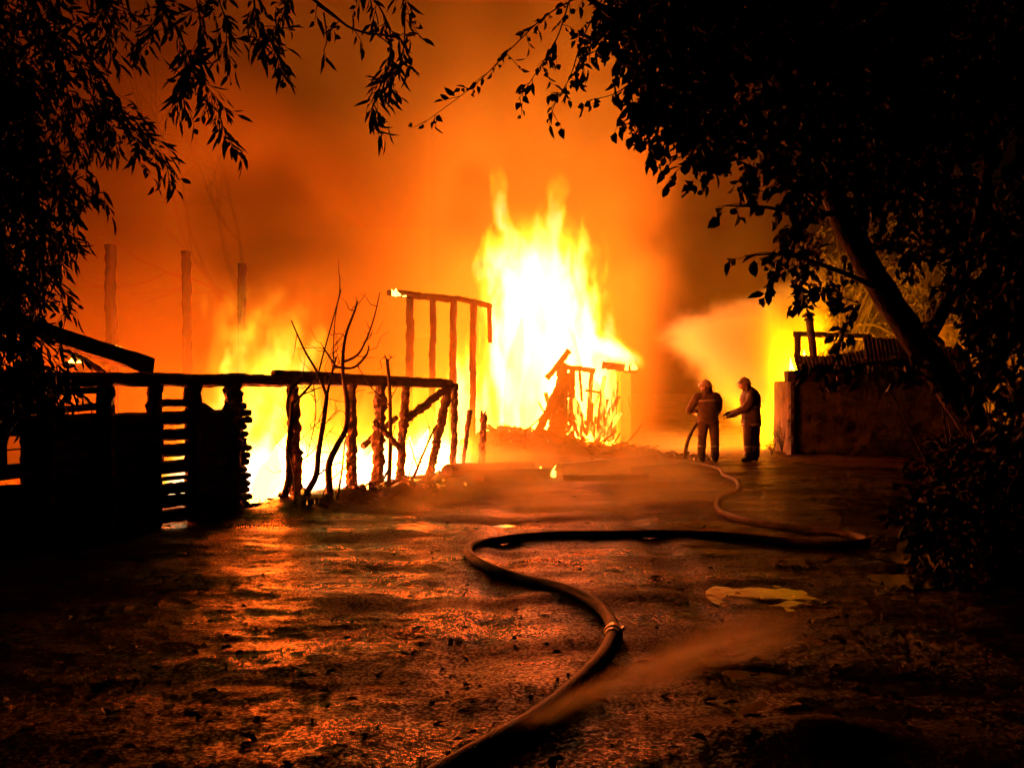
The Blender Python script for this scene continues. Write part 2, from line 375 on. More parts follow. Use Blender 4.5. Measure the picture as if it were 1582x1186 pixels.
fm = mat_flame('flame_gas', RAMP, 4.6, 3)
vol_object('flame_gas', (-3.0, 22.0, -.1), (4.2, 26.6, 7.8), .07, flame_main, fm, hf)['kind'] = 'stuff'

# fire behind the log wall, in the wall's own directions: s along it, d behind it
wf = empty('shed_fire', tuple(on_wall(450, 770, 1.3).xy) + (0,), 'yellow flames filling the log building behind its bare posts', 'fire')
def W3(s, d, z): q = WP0 + WD * s + WN * d; return Vector((q.x, q.y, z))
for i, (s, d, h, w, lx) in enumerate([(-.75, 2.2, .75, .2, 0), (-.1, 2.0, .85, .2, .1), (1.15, .8, .5, .13, .1), (1.5, 1.0, .7, .15, .2), (1.75, 1.1, .4, .12, -.1), (2.2, 1.5, .85, .15, .2), (2.9, 1.6, .5, .15, .1), (3.2, 1.3, .35, .12, .1), (3.8, 1.5, .5, .14, .0), (4.6, 1.6, .5, .15, .1), (5.0, 1.3, .35, .12, -.1), (5.5, 1.5, .65, .17, .1), (6.2, 1.6, .75, .18, .1), (6.6, 1.4, .45, .15, .1)]):  # first two tongues are unseen, added to light the smoke at the left
    mb = MB(); tongue(mb, W3(s, d, .05), h, w, w * .8, (lx, 0), i + 20); mb.build('flame', M['flame_low'], wf, True)
def flame_wall(nt, x, y, z):
    s = (x - WP0.x) * WD.x + (y - WP0.y) * WD.y; d = (x - WP0.x) * WN.x + (y - WP0.y) * WN.y
    w = nz(nt, x, y, z * .5, 1.1, 3, .55, True); h = z / 2.6
    ss = s + (w[0] - .5) * 1.6 * (h + .2) - z * .12; dd = d + (w[1] - .5) * .9 * (h + .2)
    top = ss.curve([(-.2, .3), (.6, 1.2), (1.2, 2.2), (1.7, 3.1), (2.1, 2.9), (2.6, 1.9), (3.4, 1.5), (4.4, 1.5), (5.6, 1.7), (6.6, 1.7), (7.4, .5)])
    n = nz(nt, ss * 3.0 - z * .9, dd * 2.4, z * .5, 1.6, 5, .65)
    body = (top - z) * 1.1 + (n - .5) * 4.0
    dep = (dd - 1.5).abs(); sm = (dep * -1 + 1.0) + (n - .5) * .9
    return (body.step(0, 2.0) * (z.step(1.1, 0) * .8 + .75)) * sm.step(0, .7) * ss.step(0, .6) * ss.step(7.3, 6.4) * n.step(.42 - .30 * z.step(1.0, .1), .60)
o = vol_object('flame_gas', (-5.6, 12.2, -.1), (.8, 20.0, 3.5), .065, flame_wall, mat_flame('flame_gas_low', [(0, (0, 0, 0)), (.05, (.08, .022, .001)), (.35, (.6, .27, .008)), (.62, (1, .7, .06)), (.85, (1, .8, .4)), (1, (1, .85, .6))], 3.2, 3), wf); o['kind'] = 'stuff'

# seat of fire hidden behind the plastered shed's near end
bf = empty('yard_fire', (7.3, 25.1, 0), 'fire burning behind the corner of the plastered shed', 'fire')
for i, (x, y, h, w) in enumerate([(7.15, 25.0, 2.3, .22), (7.55, 25.2, 2.5, .30)]):
    mb = MB(); tongue(mb, (x, y, .02), h, w, w, (-.2, 0), i + 40); mb.build('flame', M['flame_yard'], bf, True)

# ------------------------------------------------------------------ smoke, steam and spray
def smoke_f(nt, x, y, z):
    w = nz(nt, x, y, z, .26, 2, .5, True)
    X = x + (w[0] - .5) * 4; Z = z + (w[2] - .5) * 4; Yv = y + (w[1] - .5) * 4
    n = nz(nt, X, Yv * .42, Z * .9, .40, 6, .6)
    top = x.curve([(-14, 6.0), (-10.8, 5.6), (-8.7, 5.3), (-6.9, 6.0), (-4.8, 7.4), (-3.4, 7.2), (-1.4, 8.5), (.5, 10.5), (2.6, 11), (3.4, 6.0), (4.6, 3.0), (7, 4.2), (12, 5)])
    low = (top - Z * .65 - z * .35 + (n - .5) * 3.8).step(-.2, 1.3)
    col = (((x - .7) / 2.35).abs() * -1 + 1.15 + (n - .5) * 1.2).step(0, .5) * z.step(3, 6)          # the column over the blaze
    d = (low * n.step(.41, .56) * 1.7 * y.step(27.0, 24.5)).max(col * n.step(.34, .62) * .7) * .9 + n.step(.32, .62) * .26 + .11
    rx = x - .8; ry = y - FY; clear = (rx * rx + ry * ry).sqrt().step(1.6, 4.6).max(z.step(6.2, 10)) * .92 + .08      # hot clear air round the flames
    s = (x - WP0.x) * WN.x + (y - WP0.y) * WN.y
    front = s.step(.7, 3.4).max(x.step(-1.5, .5)) * (y - x.step(2.5, 6.5) * 4.2 + x.step(-2, -6) * 2.6).step(18.0, 22.5) * ((x + (w[0] - .5) * 3.4 + (n - .5) * 1.2).step(4.0, 2.7) * .80 + .20) * (x.step(0, -4) * .7 + 1) * (x.step(8.4, 6.6) * .88 + .12) * (1.0 - .85 * (x.step(2.8, 3.4) * x.step(6.4, 5.2) * (z + (n - .5) * 2).step(5.0, 3.2)))
    return (d * clear * front + (y.step(11.0, 14) * z.step(3.0, .6) * x.step(-6.5, -3.5) * x.step(3.6, 1.2) * .04) + s.step(.5, 1.6) * x.step(-3.9, -4.8) * z.step(3.6, 1.4) * x.step(-14, -9) * y.step(17, 14) * n.step(.2, .6) * .22) * z.step(14.4, 11) * x.step(-17.5, -13) * x.step(14.5, 10.5)  # also adds thin haze before the posts, standing in for veiling glare
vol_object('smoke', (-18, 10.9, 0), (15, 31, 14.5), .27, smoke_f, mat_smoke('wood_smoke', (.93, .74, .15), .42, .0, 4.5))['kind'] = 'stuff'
def steam_f(nt, x, y, z):
    w = nz(nt, x, y, z, .7, 3, .5, True)
    X = x + (w[0] - .5) * 1.5; Z = z + (w[2] - .5) * 1.5
    n = nz(nt, X * .8, y, Z * 1.25, .95, 6, .66)
    up_ = (x - 3.5) * .36 + 2.95 - z; dn_ = z - (2.75 - (x - 3.5) * .95)
    a = (up_.min(dn_).min((7.9 - x) * .9) + (n - .5) * 3.6).step(.05, .75) * x.step(3.3, 4.4)
    g = (z * -1 + .55 + (n - .5) * 1.3).step(0, .6) * x.step(2.0, 3.4) * x.step(8.5, 7.5)
    return a.max(g * .3) * (y - x.step(5.7, 6.5) * 1.8).step(21.8, 23.2) * y.step(26.8, 25) * x.step(8.8, 8)
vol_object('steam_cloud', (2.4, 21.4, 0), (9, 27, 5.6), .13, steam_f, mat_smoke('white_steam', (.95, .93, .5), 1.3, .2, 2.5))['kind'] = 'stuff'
def mist_f(nt, x, y, z):
    w = nz(nt, x, y, z, 1.1, 2, .5, True)
    n = nz(nt, x * .7 + (w[0] - .5), y * .6, z * 1.6 + (w[2] - .5), 1.1, 4, .6)
    e = (x - .9 - (y - 15) * .05) / 2.6
    return (z * -1 + .42 + (n - .5) * 2.4).step(0, .8) * (1.0 - e * e).step(0, .7) * y.step(10.6, 13) * y.step(20.5, 18.5)
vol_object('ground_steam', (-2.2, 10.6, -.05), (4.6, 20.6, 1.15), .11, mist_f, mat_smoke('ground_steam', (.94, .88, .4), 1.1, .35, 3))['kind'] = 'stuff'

# ------------------------------------------------------------------ the burnt log building
lb = empty('burnt_log_building', tuple(on_wall(370, 790).xy) + (0,), 'black ruin of a low log building with bare posts under a long charred beam', 'building')
def post(px0, py0, px1, py1, wpx, parent, name='post', off=0.0, Y=None, rough=.28, seed=0, mat='char', taper=1.0, seg=34):
    a = on_wall(px0, py0, off) if Y is None else P(px0, py0, Y); b = on_wall(px1, py1, off) if Y is None else P(px1, py1, Y)
    r = wpx / 2 / F_PX * (a.y + b.y) / 2
    pts = [a.lerp(b, i / seg) + Vector((mn.noise(Vector((seed, i * .17, 0))), mn.noise(Vector((seed + 9, i * .17, 0))), 0)) * r * .22 for i in range(seg + 1)]
    rad = [r * (taper + (1 - taper) * i / seg) for i in range(seg + 1)]
    mb = MB(); mb.tube(pts, rad, 10, rough * 1.5, seed); return mb.build(name, M[mat], parent)
# posts: foot column/row -> head column/row, width
for i, (a, b_, c, d, w) in enumerate([(72, 835, 74, 585, 26), (164, 822, 164, 590, 28), (239, 812, 239, 588, 23), (299, 803, 299, 588, 26), (360, 796, 360, 590, 27),
                                      (458, 785, 452, 590, 19), (543, 770, 543, 592, 15), (582, 764, 588, 595, 17), (617, 755, 627, 597, 13), (661, 747, 693, 600, 13), (700, 742, 703, 592, 10)]):
    post(a, b_, c, d, w, lb, seed=i + 1, rough=.34 if i > 3 else .22, taper=1.15 if i in (5, 6, 7) else 1.0)
post(628, 648, 690, 600, 12, lb, 'brace', -.02, seed=31, rough=.35)
post(378, 782, 436, 776, 7, lb, 'sill_beam', 0, seed=35)
post(560, 690, 612, 645, 9, lb, 'brace', .5, seed=36, rough=.35)
def beam(px0, py0, px1, py1, hpx0, hpx1, off, seed, name='beam'):
    a, b_ = on_wall(px0, py0, off), on_wall(px1, py1, off); seg = 46; pts = []; rad = []
    for i in range(seg + 1):
        t = i / seg; p = a.lerp(b_, t); r = (hpx0 + (hpx1 - hpx0) * t) / 2 / F_PX * p.y
        pts.append(p + Vector((0, 0, mn.noise(Vector((seed, t * 7, 0))) * r * .16))); rad.append(r * (1 if 0 < i < seg else .75))
    mb = MB(); mb.tube(pts, rad, 10, .16, seed); return mb.build(name, M['char_h'], lb)
beam(-60, 585, 452, 588, 25, 19, 0.0, 3)
beam(422, 577, 697, 592, 14, 13, .03, 4)
beam(440, 588, 706, 596, 12, 8, .02, 5)
# stacked logs between the posts
def log(px0, px1, py_t, py_b, seed, jag=0.0, off=.02):
    cpy = (py_t + py_b) / 2
    a, b_ = on_wall(px0, cpy, off), on_wall(px1, cpy, off)
    z = a.z if False else (a.z + b_.z) / 2; a.z = b_.z = z
    r = (py_b - py_t) / 2 / F_PX * (a.y + b_.y) / 2
    seg = 8; pts = [a.lerp(b_, i / seg) + Vector((0, 0, mn.noise(Vector((seed * 2.3, i * .6, 0))) * r * .12)) for i in range(seg + 1)]
    mb = MB(); mb.tube(pts, [(.085, r)] * (seg + 1), 8, .10 + jag, seed, ref=(WN.x, WN.y, 0)); mb.build('log', M['char_h'], lb)
def zpy(px, z): q = on_wall(px, HY, 0); return HY + (CAMZ - z) * F_PX / q.y
r2 = random.Random(11)
for i, (t, b_) in enumerate([(616, 628.5), (634.5, 656.5), (662, 680.5), (685, 705), (710, 730.5), (734.5, 741.5), (745, 763), (763.5, 783), (785, 806)]):     # the open bay
    log(247, 291, t, b_, 100 + i)
k = 0
for (p0, p1, ztop) in [(-130, 40, .55), (38, 76, 1.26), (72, 166, 1.24), (162, 241, 1.23), (297, 362, 1.24)]:
    z = -.05; pm = (p0 + p1) / 2
    while z < ztop:
        hh = .165; log(p0, p1, zpy(pm, z + hh), zpy(pm, z) + 3, 140 + k); k += 1; z += hh
# log ends past the corner post, burnt to uneven lengths
z = .0
while z < 1.35:
    e = 374 + r2.uniform(0, 11); log(352, e, zpy(365, z + .085), zpy(365, z) + .5, 200 + k, .25, .0); z += .085; k += 1
log(-130, 40, 585, 615, 300); log(-130, 40, 612, 642, 301); log(-130, 40, 638, 669, 302); log(-130, 2, 664, 700, 303); log(-130, 2, 698, 727, 304); log(-130, 40, 722, 745, 306)
log(38, 76, 590, 640, 305)
# slipped boards in the gap left of the posts
for (a, b_, c, d, h, sd) in [(80, 605, 154, 603, 10, 1), (84, 634, 154, 628, 11, 2), (82, 646, 128, 651, 5, 3), (120, 652, 154, 644, 5, 4)]:
    p, q = on_wall(a, b_, .06), on_wall(c, d, .06); mb = MB(); mb.box(p, q, .04, h / F_PX * p.y, rough=.012, seg=6, seed=sd); mb.build('board', M['char_h'], lb)
for (a, b_, c, d, h, sd) in [(310, 629, 346, 650, 16, 5), (330, 640, 350, 641, 14, 6), (210, 646, 230, 645, 9, 7)]:
    p, q = on_wall(a, b_, .05), on_wall(c, d, .05); mb = MB(); mb.box(p, q, .05, h / F_PX * p.y, rough=.012, seg=5, seed=sd); mb.build('board', M['char_h'], lb)
# window with four panes at the left end
wx0, wx1, wy0, wy1 = -8, 36, 673, 718
wz1 = on_wall(14, wy0).z; wz0 = on_wall(14, wy1).z
def wp(px, z, off=0): q = on_wall(px, 600, off); q.z = z; return q
win = link('window', bpy.data.meshes.new('window'), M['char_h'], lb)
mb = MB()
mb.box(wp(wx0 - 5, wz0 - .02), wp(wx1 + 5, wz0 - .02), .10, .05); mb.box(wp(wx0 - 5, wz1 + .02), wp(wx1 + 5, wz1 + .02), .10, .05)
mb.box(wp(wx0 - 2.5, wz0 + .006), wp(wx0 - 2.5, wz1 - .006), .10, .035, up=WD.to_3d()); mb.box(wp(wx1 + 3, wz0 + .006), wp(wx1 + 3, wz1 - .006), .10, .035, up=WD.to_3d())
mb.build('frame', M['char_h'], win)
mb = MB(); mb.box(wp(7, wz0 + .006), wp(7, wz1 - .006), .05, .022, up=WD.to_3d()); mb.build('glazing_bar', M['char_h'], win)
zm = (wz0 + wz1) / 2 + .005
mb = MB(); mb.box(wp(wx0, zm), wp(5.2, zm), .04, .014); mb.box(wp(8.8, zm), wp(wx1, zm), .04, .014); mb.build('glazing_bar', M['char_h'], win)
for (a, c) in ((wx0 + .5, 5), (9, wx1 - .2)):
    for (z0, z1) in ((wz0 + .008, zm - .009), (zm + .009, wz1 - .008)):
        mb = MB(); mb.box(wp(a, (z0 + z1) / 2), wp(c, (z0 + z1) / 2), .004, z1 - z0); mb.build('pane', M['glass'], win)
mb = MB(); mb.box(wp(wx0 - 12, wz0 - .09, -.05), wp(wx1 + 8, wz0 - .09, -.05), .12, .03); mb.build('sill', M['wood'], win)
# slumped eave of the roof
for i in range(4):
    o0, o1 = -.05 + i * .2, .13 + i * .2
    for_b = MB()
    a, b_ = on_wall(8, 494 - i * 2, o0), on_wall(229, 565 - i * 2, o0)
    for_b.box(a, b_, .18, .16 if i == 0 else .05, up=(0, 0, 1), rough=.012, seg=14, seed=i + 50); for_b.build('roof_board', M['char_h'], lb)
post(60, 512, 160, 575, 9, lb, 'rafter', .9, seed=61)
post(20, 490, 95, 520, 6, lb, 'rafter', 1.1, seed=62)

# fallen pole and stubs of posts
def single_post(name, px0, py0, px1, py1, wpx, Y, label, cat, seed, group=None, rough=.32, mat='char', taper=1.0):
    a = P(px0, py0, Y); rt = empty(name, a, label, cat, group); post(px0, py0, px1, py1, wpx, rt, 'shaft', 0, Y, rough, seed, mat, taper); return rt
single_post('charred_pole', 623, 697, 578, 650, 9, 14.0, 'short charred pole propped slantwise between the posts of the log building', 'pole', 71)
single_post('charred_stub', 713, 738, 726, 633, 8, 16.6, 'thin leaning burnt stub beside the end post of the log building', 'post', 72, taper=.6)
rt = single_post('charred_stub', 744, 728, 747, 640, 10, 17.6, 'upright burnt stub with a forked top next to the leaning stub', 'post', 73)
mb = MB(); p = P(745, 644, 17.6); mb.tube([p, P(743.5, 634, 17.6)], [.035, .015], 6); mb.tube([p + Vector((.02, 0, 0)), P(750.5, 635, 17.6)], [.03, .012], 6); mb.build('fork', M['char'], rt)
# three tall posts far back in the smoke
for (a, b_, c, d, w, Y, lab, sd) in [(176, 640, 170, 378, 17, 16.8, 'tallest and thickest charred post standing in the smoke above the eave', 81), (291, 640, 288, 388, 14, 17.4, 'middle one of three tall charred posts in the smoke', 82), (372, 640, 374, 407, 13, 17.4, 'tall charred post in the smoke, last before the flames', 83)]:
    g0 = P(a, b_, Y); py0 = HY + CAMZ / Y * F_PX + 3
    single_post('charred_post', a, py0, c, d, w, Y, lab, 'post', sd, 'tall posts left standing in the smoke', rough=.22)
# bare frame to the left of the blaze
fr = empty('burnt_wall_skeleton', P(660, 690, 20.6), 'charred wall frame of four thin posts under a burning top beam', 'frame')
for i, (a, c, w) in enumerate([(631, 634, 12), (667, 669, 10), (698, 701, 11), (730, 731, 10)]): post(a, 705, c, 462, w, fr, Y=20.6 + i * .12, seed=90 + i, rough=.2)
def fbeam(p0, p1, w, name, seed):
    mb = MB(); seg = 22; a, b_ = Vector(p0), Vector(p1); mb.tube([a.lerp(b_, i / seg) for i in range(seg + 1)], [w * (.7 if i in (0, seg) else 1) for i in range(seg + 1)], 8, .25, seed); mb.build(name, M['char'], fr)
fbeam(P(598, 452, 20.5), P(706, 463, 20.9), .075, 'beam', 95); fbeam(P(702, 460, 20.85), P(760, 473, 21.15), .06, 'beam', 96)
fbeam(P(756, 470, 21.15), P(757, 530, 21.15), .05, 'post', 97)

# the last standing corner of the burning house
hc = empty('burning_house_corner', P(900, 700, 22.6), 'burning corner of the house, charred posts and boards under a flaming eave', 'ruin')
for i, (a, b_, c, d, w, Y) in enumerate([(868, 700, 868, 560, 17, 22.5), (822, 690, 862, 600, 13, 22.3), (845, 585, 880, 541, 9, 22.45), (884, 700, 884, 568, 10, 22.7), (853, 695, 872, 575, 22, 22.55)]):
    post(a, b_, c, d, w, hc, 'post' if i != 2 else 'rafter', Y=Y, seed=110 + i, rough=.25)
for i, (a, b_, c, d, w, Y) in enumerate([(864, 565, 920, 573, 8, 22.6), (930, 563, 985, 572, 12, 22.7), (904, 603, 928, 606, 4, 22.8), (895, 568, 899, 620, 4, 22.8)]):
    post(a, b_, c, d, w, hc, 'beam', Y=Y, seed=120 + i, rough=.25)
for i, (a, b_, c, d, w) in enumerate([(906, 690, 914, 575, 7), (920, 688, 934, 580, 6), (934, 684, 930, 600, 6), (942, 680, 950, 572, 5), (912, 640, 934, 590, 4), (925, 690, 942, 630, 4), (948, 690, 952, 590, 6)]):
    p, q = P(a, b_, 22.85 + i * .03), P(c, d, 22.85 + i * .03); mb = MB(); mb.box(p, q, w / F_PX * 22.8, .03, up=(0, 1, 0), rough=.02, seg=8, seed=i); mb.build('plank', M['burning'], hc)
r5 = random.Random(17)
for i in range(26):
    a = r5.uniform(885, 955) if i > 5 else r5.uniform(840, 890); b_ = r5.uniform(680, 700); L_ = r5.uniform(35, 95); an = r5.uniform(-.6, .6); Y = 22.3 + r5.uniform(0, 1.0); w = r5.uniform(3, 7)
    p, q = P(a, b_, Y), P(a + L_ * math.sin(an), b_ - L_ * math.cos(an), Y + r5.uniform(-.3, .3)); mb = MB(); mb.box(p, q, w / F_PX * 22.8, .035, up=(0, 1, 0), rough=.03, seg=8, seed=i + 70); mb.build('plank', M['burning'] if i % 3 else M['char'], hc)
for i in range(3):
    x = 961.5 + i * 5.2; p, q = P(x, 693, 22.7), P(x, 577, 22.7); mb = MB(); mb.box(p, q, 4.9 / F_PX * 22.7, .03, up=(0, 1, 0), rough=.003, seg=6, seed=i); mb.build('plank', M['glow'], hc)  # yellow boards, their emission stands in for firelight falling on them

# loose timbers on the ground
def timber(px0, py0, px1, py1, w, h, lab, seed, name='burnt_plank', cat='plank', lift=0.0, rnded=False, mat='char_h'):
    a, b_ = G(px0, py0), G(px1, py1); a.z += h / 2 + lift; b_.z += h / 2 + lift
    mb = MB()
    if rnded: mb.tube([a.lerp(b_, i / 14) for i in range(15)], w / 2, 9, .2, seed)
    else: mb.box(a, b_, w, h, rough=.02, seg=12, seed=seed)
    org = a.lerp(b_, .5); mb.v = [(v[0] - org.x, v[1] - org.y, v[2] - org.z) for v in mb.v]
    o = mb.build(name, M[mat]); o.location = org; tag(o, lab, cat); return o
timber(862, 726, 1012, 716, .22, .16, 'long split charred plank on the wet ground before the house corner', 1)
timber(985, 729, 1050, 723, .3, .14, 'short thick charred plank nearest to the crew', 2)
timber(690, 752, 820, 724, .2, .15, 'charred log on the rubble bank at the foot of the forked stub', 3, 'burnt_log', 'log', 0, True)
timber(742, 752, 852, 736, .18, .14, 'charred log with flames licking its end', 4, 'burnt_log', 'log', 0, True)
timber(590, 762, 700, 747, .16, .10, 'charred plank lying under the leaning posts of the log building', 5)
timber(735, 735, 800, 722, .14, .06, 'small charred plank on top of the rubble bank', 6, lift=.1)
timber(872, 742, 1000, 740, .16, .08, 'thin plank half hidden in steam on the road', 8)
for (a, b_, c, d, w, Y, lab, sd) in [(940, 698, 958, 668, 2.5, 21.9, 'thin stick leaning up before the yellow boards', 1), (962, 695, 993, 653, 2.2, 21.8, 'thin stick leaning away from the house corner over the steam', 2), (808, 672, 838, 640, 2.2, 22.0, 'thin stick leaning on the charred corner posts', 3), (905, 702, 952, 664, 3.5, 21.9, 'stick lying slantwise across the foot of the burning corner', 4)]:
    mb = MB(); p, q = P(a, b_, Y), P(c, d, Y); mb.tube([p.lerp(q, t / 6) + Vector((0, 0, .02 * math.sin(t))) for t in range(7)], [w / F_PX * Y / 2] * 7, 6, .2, sd)
    mb.v = [(v[0] - p.x, v[1] - p.y, v[2] - p.z) for v in mb.v]; o = mb.build('burnt_stick', M['char']); o.location = p; tag(o, lab, 'stick')
# rubble: short ends of board over the heaps (past counting)
mb = MB(); r3 = random.Random(5)
for i in range(420):
    if i < 260: x, y = r3.gauss(.2, 1.2), r3.gauss(22.2, .8)
    elif i < 340: q = W3(r3.uniform(.5, 5.4), r3.gauss(-.05, .28), 0); x, y = q.x, q.y
    else: x, y = r3.uniform(1.5, 4.2), r3.gauss(21.6, .5)
    z = height(x, y); a = r3.uniform(0, 6.3); L_ = r3.uniform(.06, .42) * (.6 if 260 <= i < 340 else 1); d = Vector((math.cos(a), math.sin(a) * .7, r3.uniform(-.25, .45))) * L_
    mb.box(Vector((x, y, z + .01)) - d * .3, Vector((x, y, z + .03)) + d * .7, r3.uniform(.03, .09), r3.uniform(.02, .06), rough=.015, seg=2, seed=i)
tag(mb.build('rubble', M['smoulder']), 'charred board ends and ash heaped before the blaze', 'rubble', kind='stuff')
# small flames and embers
def small_flame(px, py, Y, h, w, lab, n=3, mat='flame_small', seed=0):
    p = P(px, py, Y); rt = empty('small_fire', p, lab, 'fire'); rr = random.Random(seed)
    for i in range(n * 2):
        mb = MB(); q = rr.uniform(-1, 1); tongue(mb, p + Vector((q * w, rr.uniform(-.05, .05), rr.uniform(0, .1) * h)), h * rr.uniform(.25, 1) * (1 - .5 * abs(q)), w * rr.uniform(.10, .30), w * .2, (rr.uniform(-.6, .6) * w, 0), seed * 7 + i, 6, 7); mb.build('flame', M[mat], rt, True)
    return rt
small_flame(846, 737, 17.2, .35, .14, 'small bright flame on the end of a charred log by the rubble', 4, seed=1)
small_flame(613, 458, 20.45, .17, .16, 'curl of flame on the free end of the frame beam', 3, seed=2)
small_flame(406, 303, 25.2, .26, .07, 'small flame high in the smoke on a bare tree', 3, 'ember', seed=3)
small_flame(115, 561, 11.2, .06, .07, 'flicker of flame under the slumped eave', 4, seed=4)
small_flame(172, 538, 13.0, .05, .09, 'flicker of flame behind the top of the eave', 4, 'ember', seed=5)
small_flame(969, 573, 22.4, .34, .26, 'ball of flame at the outer end of the eave', 2, 'flame_small', seed=6)
small_flame(815, 750, 16.3, .08, .2, 'row of low flames along a charred log', 5, 'ember', seed=7)
small_flame(760, 752, 16.0, .07, .25, 'scattered low flames at the edge of the rubble bank', 6, 'ember', seed=8)
small_flame(858, 705, 21.6, .3, .22, 'flames at the foot of the charred corner posts', 6, 'flame_small', seed=9)
small_flame(915, 698, 22.2, .5, .5, 'white flames inside the foot of the burning corner', 6, 'flame_low', seed=10)
for i, px in enumerate((392, 412, 470, 478, 500, 520, 560, 575, 640)):
    q = on_wall(px, 778 - (px - 390) * .11, .35); 
    small_flame(px, 780 - (px - 390) * .11, q.y, .16, .10, ['first', 'second', 'third', 'fourth', 'fifth', 'sixth', 'seventh', 'eighth', 'ninth'][i] + ' low flame from the corner post along the foot of the posts', 3, 'flame_small', seed=30 + i)
print('buildings', time.time() - T0)

# ------------------------------------------------------------------ plastered shed
PY = 23.1
sh = empty('plastered_shed', (6.4, PY, 0), 'low plastered shed with rusty corrugated roof and capped stove pipe', 'shed')
x0, x1 = P(1218, 600, PY).x, P(1438, 600, PY).x + 1.0
zt = P(0, 588, PY).z
def wall_grid(a, b_, z0, z1, th, name, mat, parent, amp=.02, nx_=40, nz_=24):
    a, b_ = Vector(a), Vector(b_); t = (b_ - a).normalized(); nr = Vector((t.y, -t.x, 0)); vs = []; fs = []
    for j in range(nz_ + 1):
        for i in range(nx_ + 1):
            p = a.lerp(b_, i / nx_); p.z = z0 + (z1 - z0) * j / nz_; vs.append(p + nr * (amp * mn.noise(p * 2.1) + amp * .6 * mn.noise(p * 6)))
    for j in range(nz_):
        for i in range(nx_): q = j * (nx_ + 1) + i; fs.append((q, q + 1, q + nx_ + 2, q + nx_ + 1))
    n0 = len(vs); 
    for (p, z) in ((a, z0), (b_, z0), (b_, z1), (a, z1)): vs.append(Vector((p.x, p.y, z)) - nr * th)
    c = [0, nx_, (nz_ + 1) * (nx_ + 1) - 1, nz_ * (nx_ + 1)]
    fs.append((n0 + 3, n0 + 2, n0 + 1, n0))
    fs.append(tuple([n0, n0 + 1] + list(range(nx_, -1, -1)))); fs.append(tuple([n0 + 3] + [nz_ * (nx_ + 1) + i for i in range(nx_ + 1)] + [n0 + 2]))
    fs.append(tuple([n0] + [j * (nx_ + 1) for j in range(nz_ + 1)] + [n0 + 3])); fs.append(tuple([n0 + 1, n0 + 2] + [j * (nx_ + 1) + nx_ for j in range(nz_, -1, -1)]))
    mb = MB(); mb.add(vs, fs); return mb.build(name, mat, parent)
wall_grid((x0, PY, 0), (x1, PY - .12, 0), -.1, zt, .25, 'wall', M['plaster'], sh)
wall_grid((x0 + .05, PY + 1.5, 0), (x0 + .05, PY + .26, 0), -.1, zt, .25, 'wall', M['plaster'], sh)
post(1222, 704, 1222, 572, 14, sh, 'corner_post', Y=PY - .06, seed=140, rough=.12, mat='plaster')
mb = MB(); mb.box((x0 - .06, PY - .02, zt + .105), (x1, PY - .14, zt + .105), .40, .26, rough=.03, seg=18, seed=3); mb.build('eave', M['char_h'], sh)
# corrugated sheets of the roof, each a sheet of its own
def corrugated(a, b_, up0, up1, pitch, amp, name):
    a, b_, up0, up1 = Vector(a), Vector(b_), Vector(up0), Vector(up1); L_ = (b_ - a).length; n_ = int(L_ / pitch * 6); vs = []
    nr = (b_ - a).cross(up0).normalized()
    for i in range(n_ + 1):
        t = i / n_; q = nr * amp * math.sin(t * L_ / pitch * 2 * math.pi); c = a.lerp(b_, t); u = up0.lerp(up1, t)
        vs += [c + q, c + u + q, c + u + q - nr * .004, c + q - nr * .004]
    fs = []
    for i in range(n_):
        for k in range(4): fs.append((i * 4 + k, (i + 1) * 4 + k, (i + 1) * 4 + (k + 1) % 4, i * 4 + (k + 1) % 4))
    fs += [(0, 1, 2, 3), (n_ * 4 + 3, n_ * 4 + 2, n_ * 4 + 1, n_ * 4)]
    mb = MB(); mb.add(vs, fs); return mb.build(name, M['tin'], sh)
ze = zt + .215
for i, (a, b_, h0, h1) in enumerate([(1232, 1288, .40, .36), (1284, 1345, .36, .52), (1341, 1400, .80, .76), (1396, 1450, .74, .62), (1446, 1505, .62, .5)]):
    pa, pb = P(a, 600, PY - .1), P(b_, 600, PY - .1); pa.z = pb.z = ze + .004 * i; corrugated(pa, pb, (0, .35, h0), (0, .35, h1), .095, .022, 'roof_sheet')
post(1226, 516, 1345, 521, 9, sh, 'roof_beam', Y=PY + .35, seed=150, rough=.1)
post(1232, 560, 1232, 516, 10, sh, 'roof_post', Y=PY + .3, seed=151, rough=.1); post(1337, 560, 1337, 518, 6, sh, 'roof_post', Y=PY + .3, seed=152, rough=.1)
pipe = MB(); p, q = P(1257, 552, PY - .1), P(1250, 490, PY - .1); pipe.tube([p.lerp(q, i / 8) for i in range(9)], .085, 14, .03, 3)
po = pipe.build('stove_pipe', M['tin'], sh, True)
mb = MB(); mb.tube([P(1250, 496, PY - .1), P(1250, 492.5, PY - .1)], [.115, .115], 14); mb.tube([P(1249.5, 489, PY - .1), P(1249.2, 487, PY - .1), P(1249, 480.5, PY - .1)], [.155, .15, .012], 14); mb.build('pipe_cap', M['tin'], po)
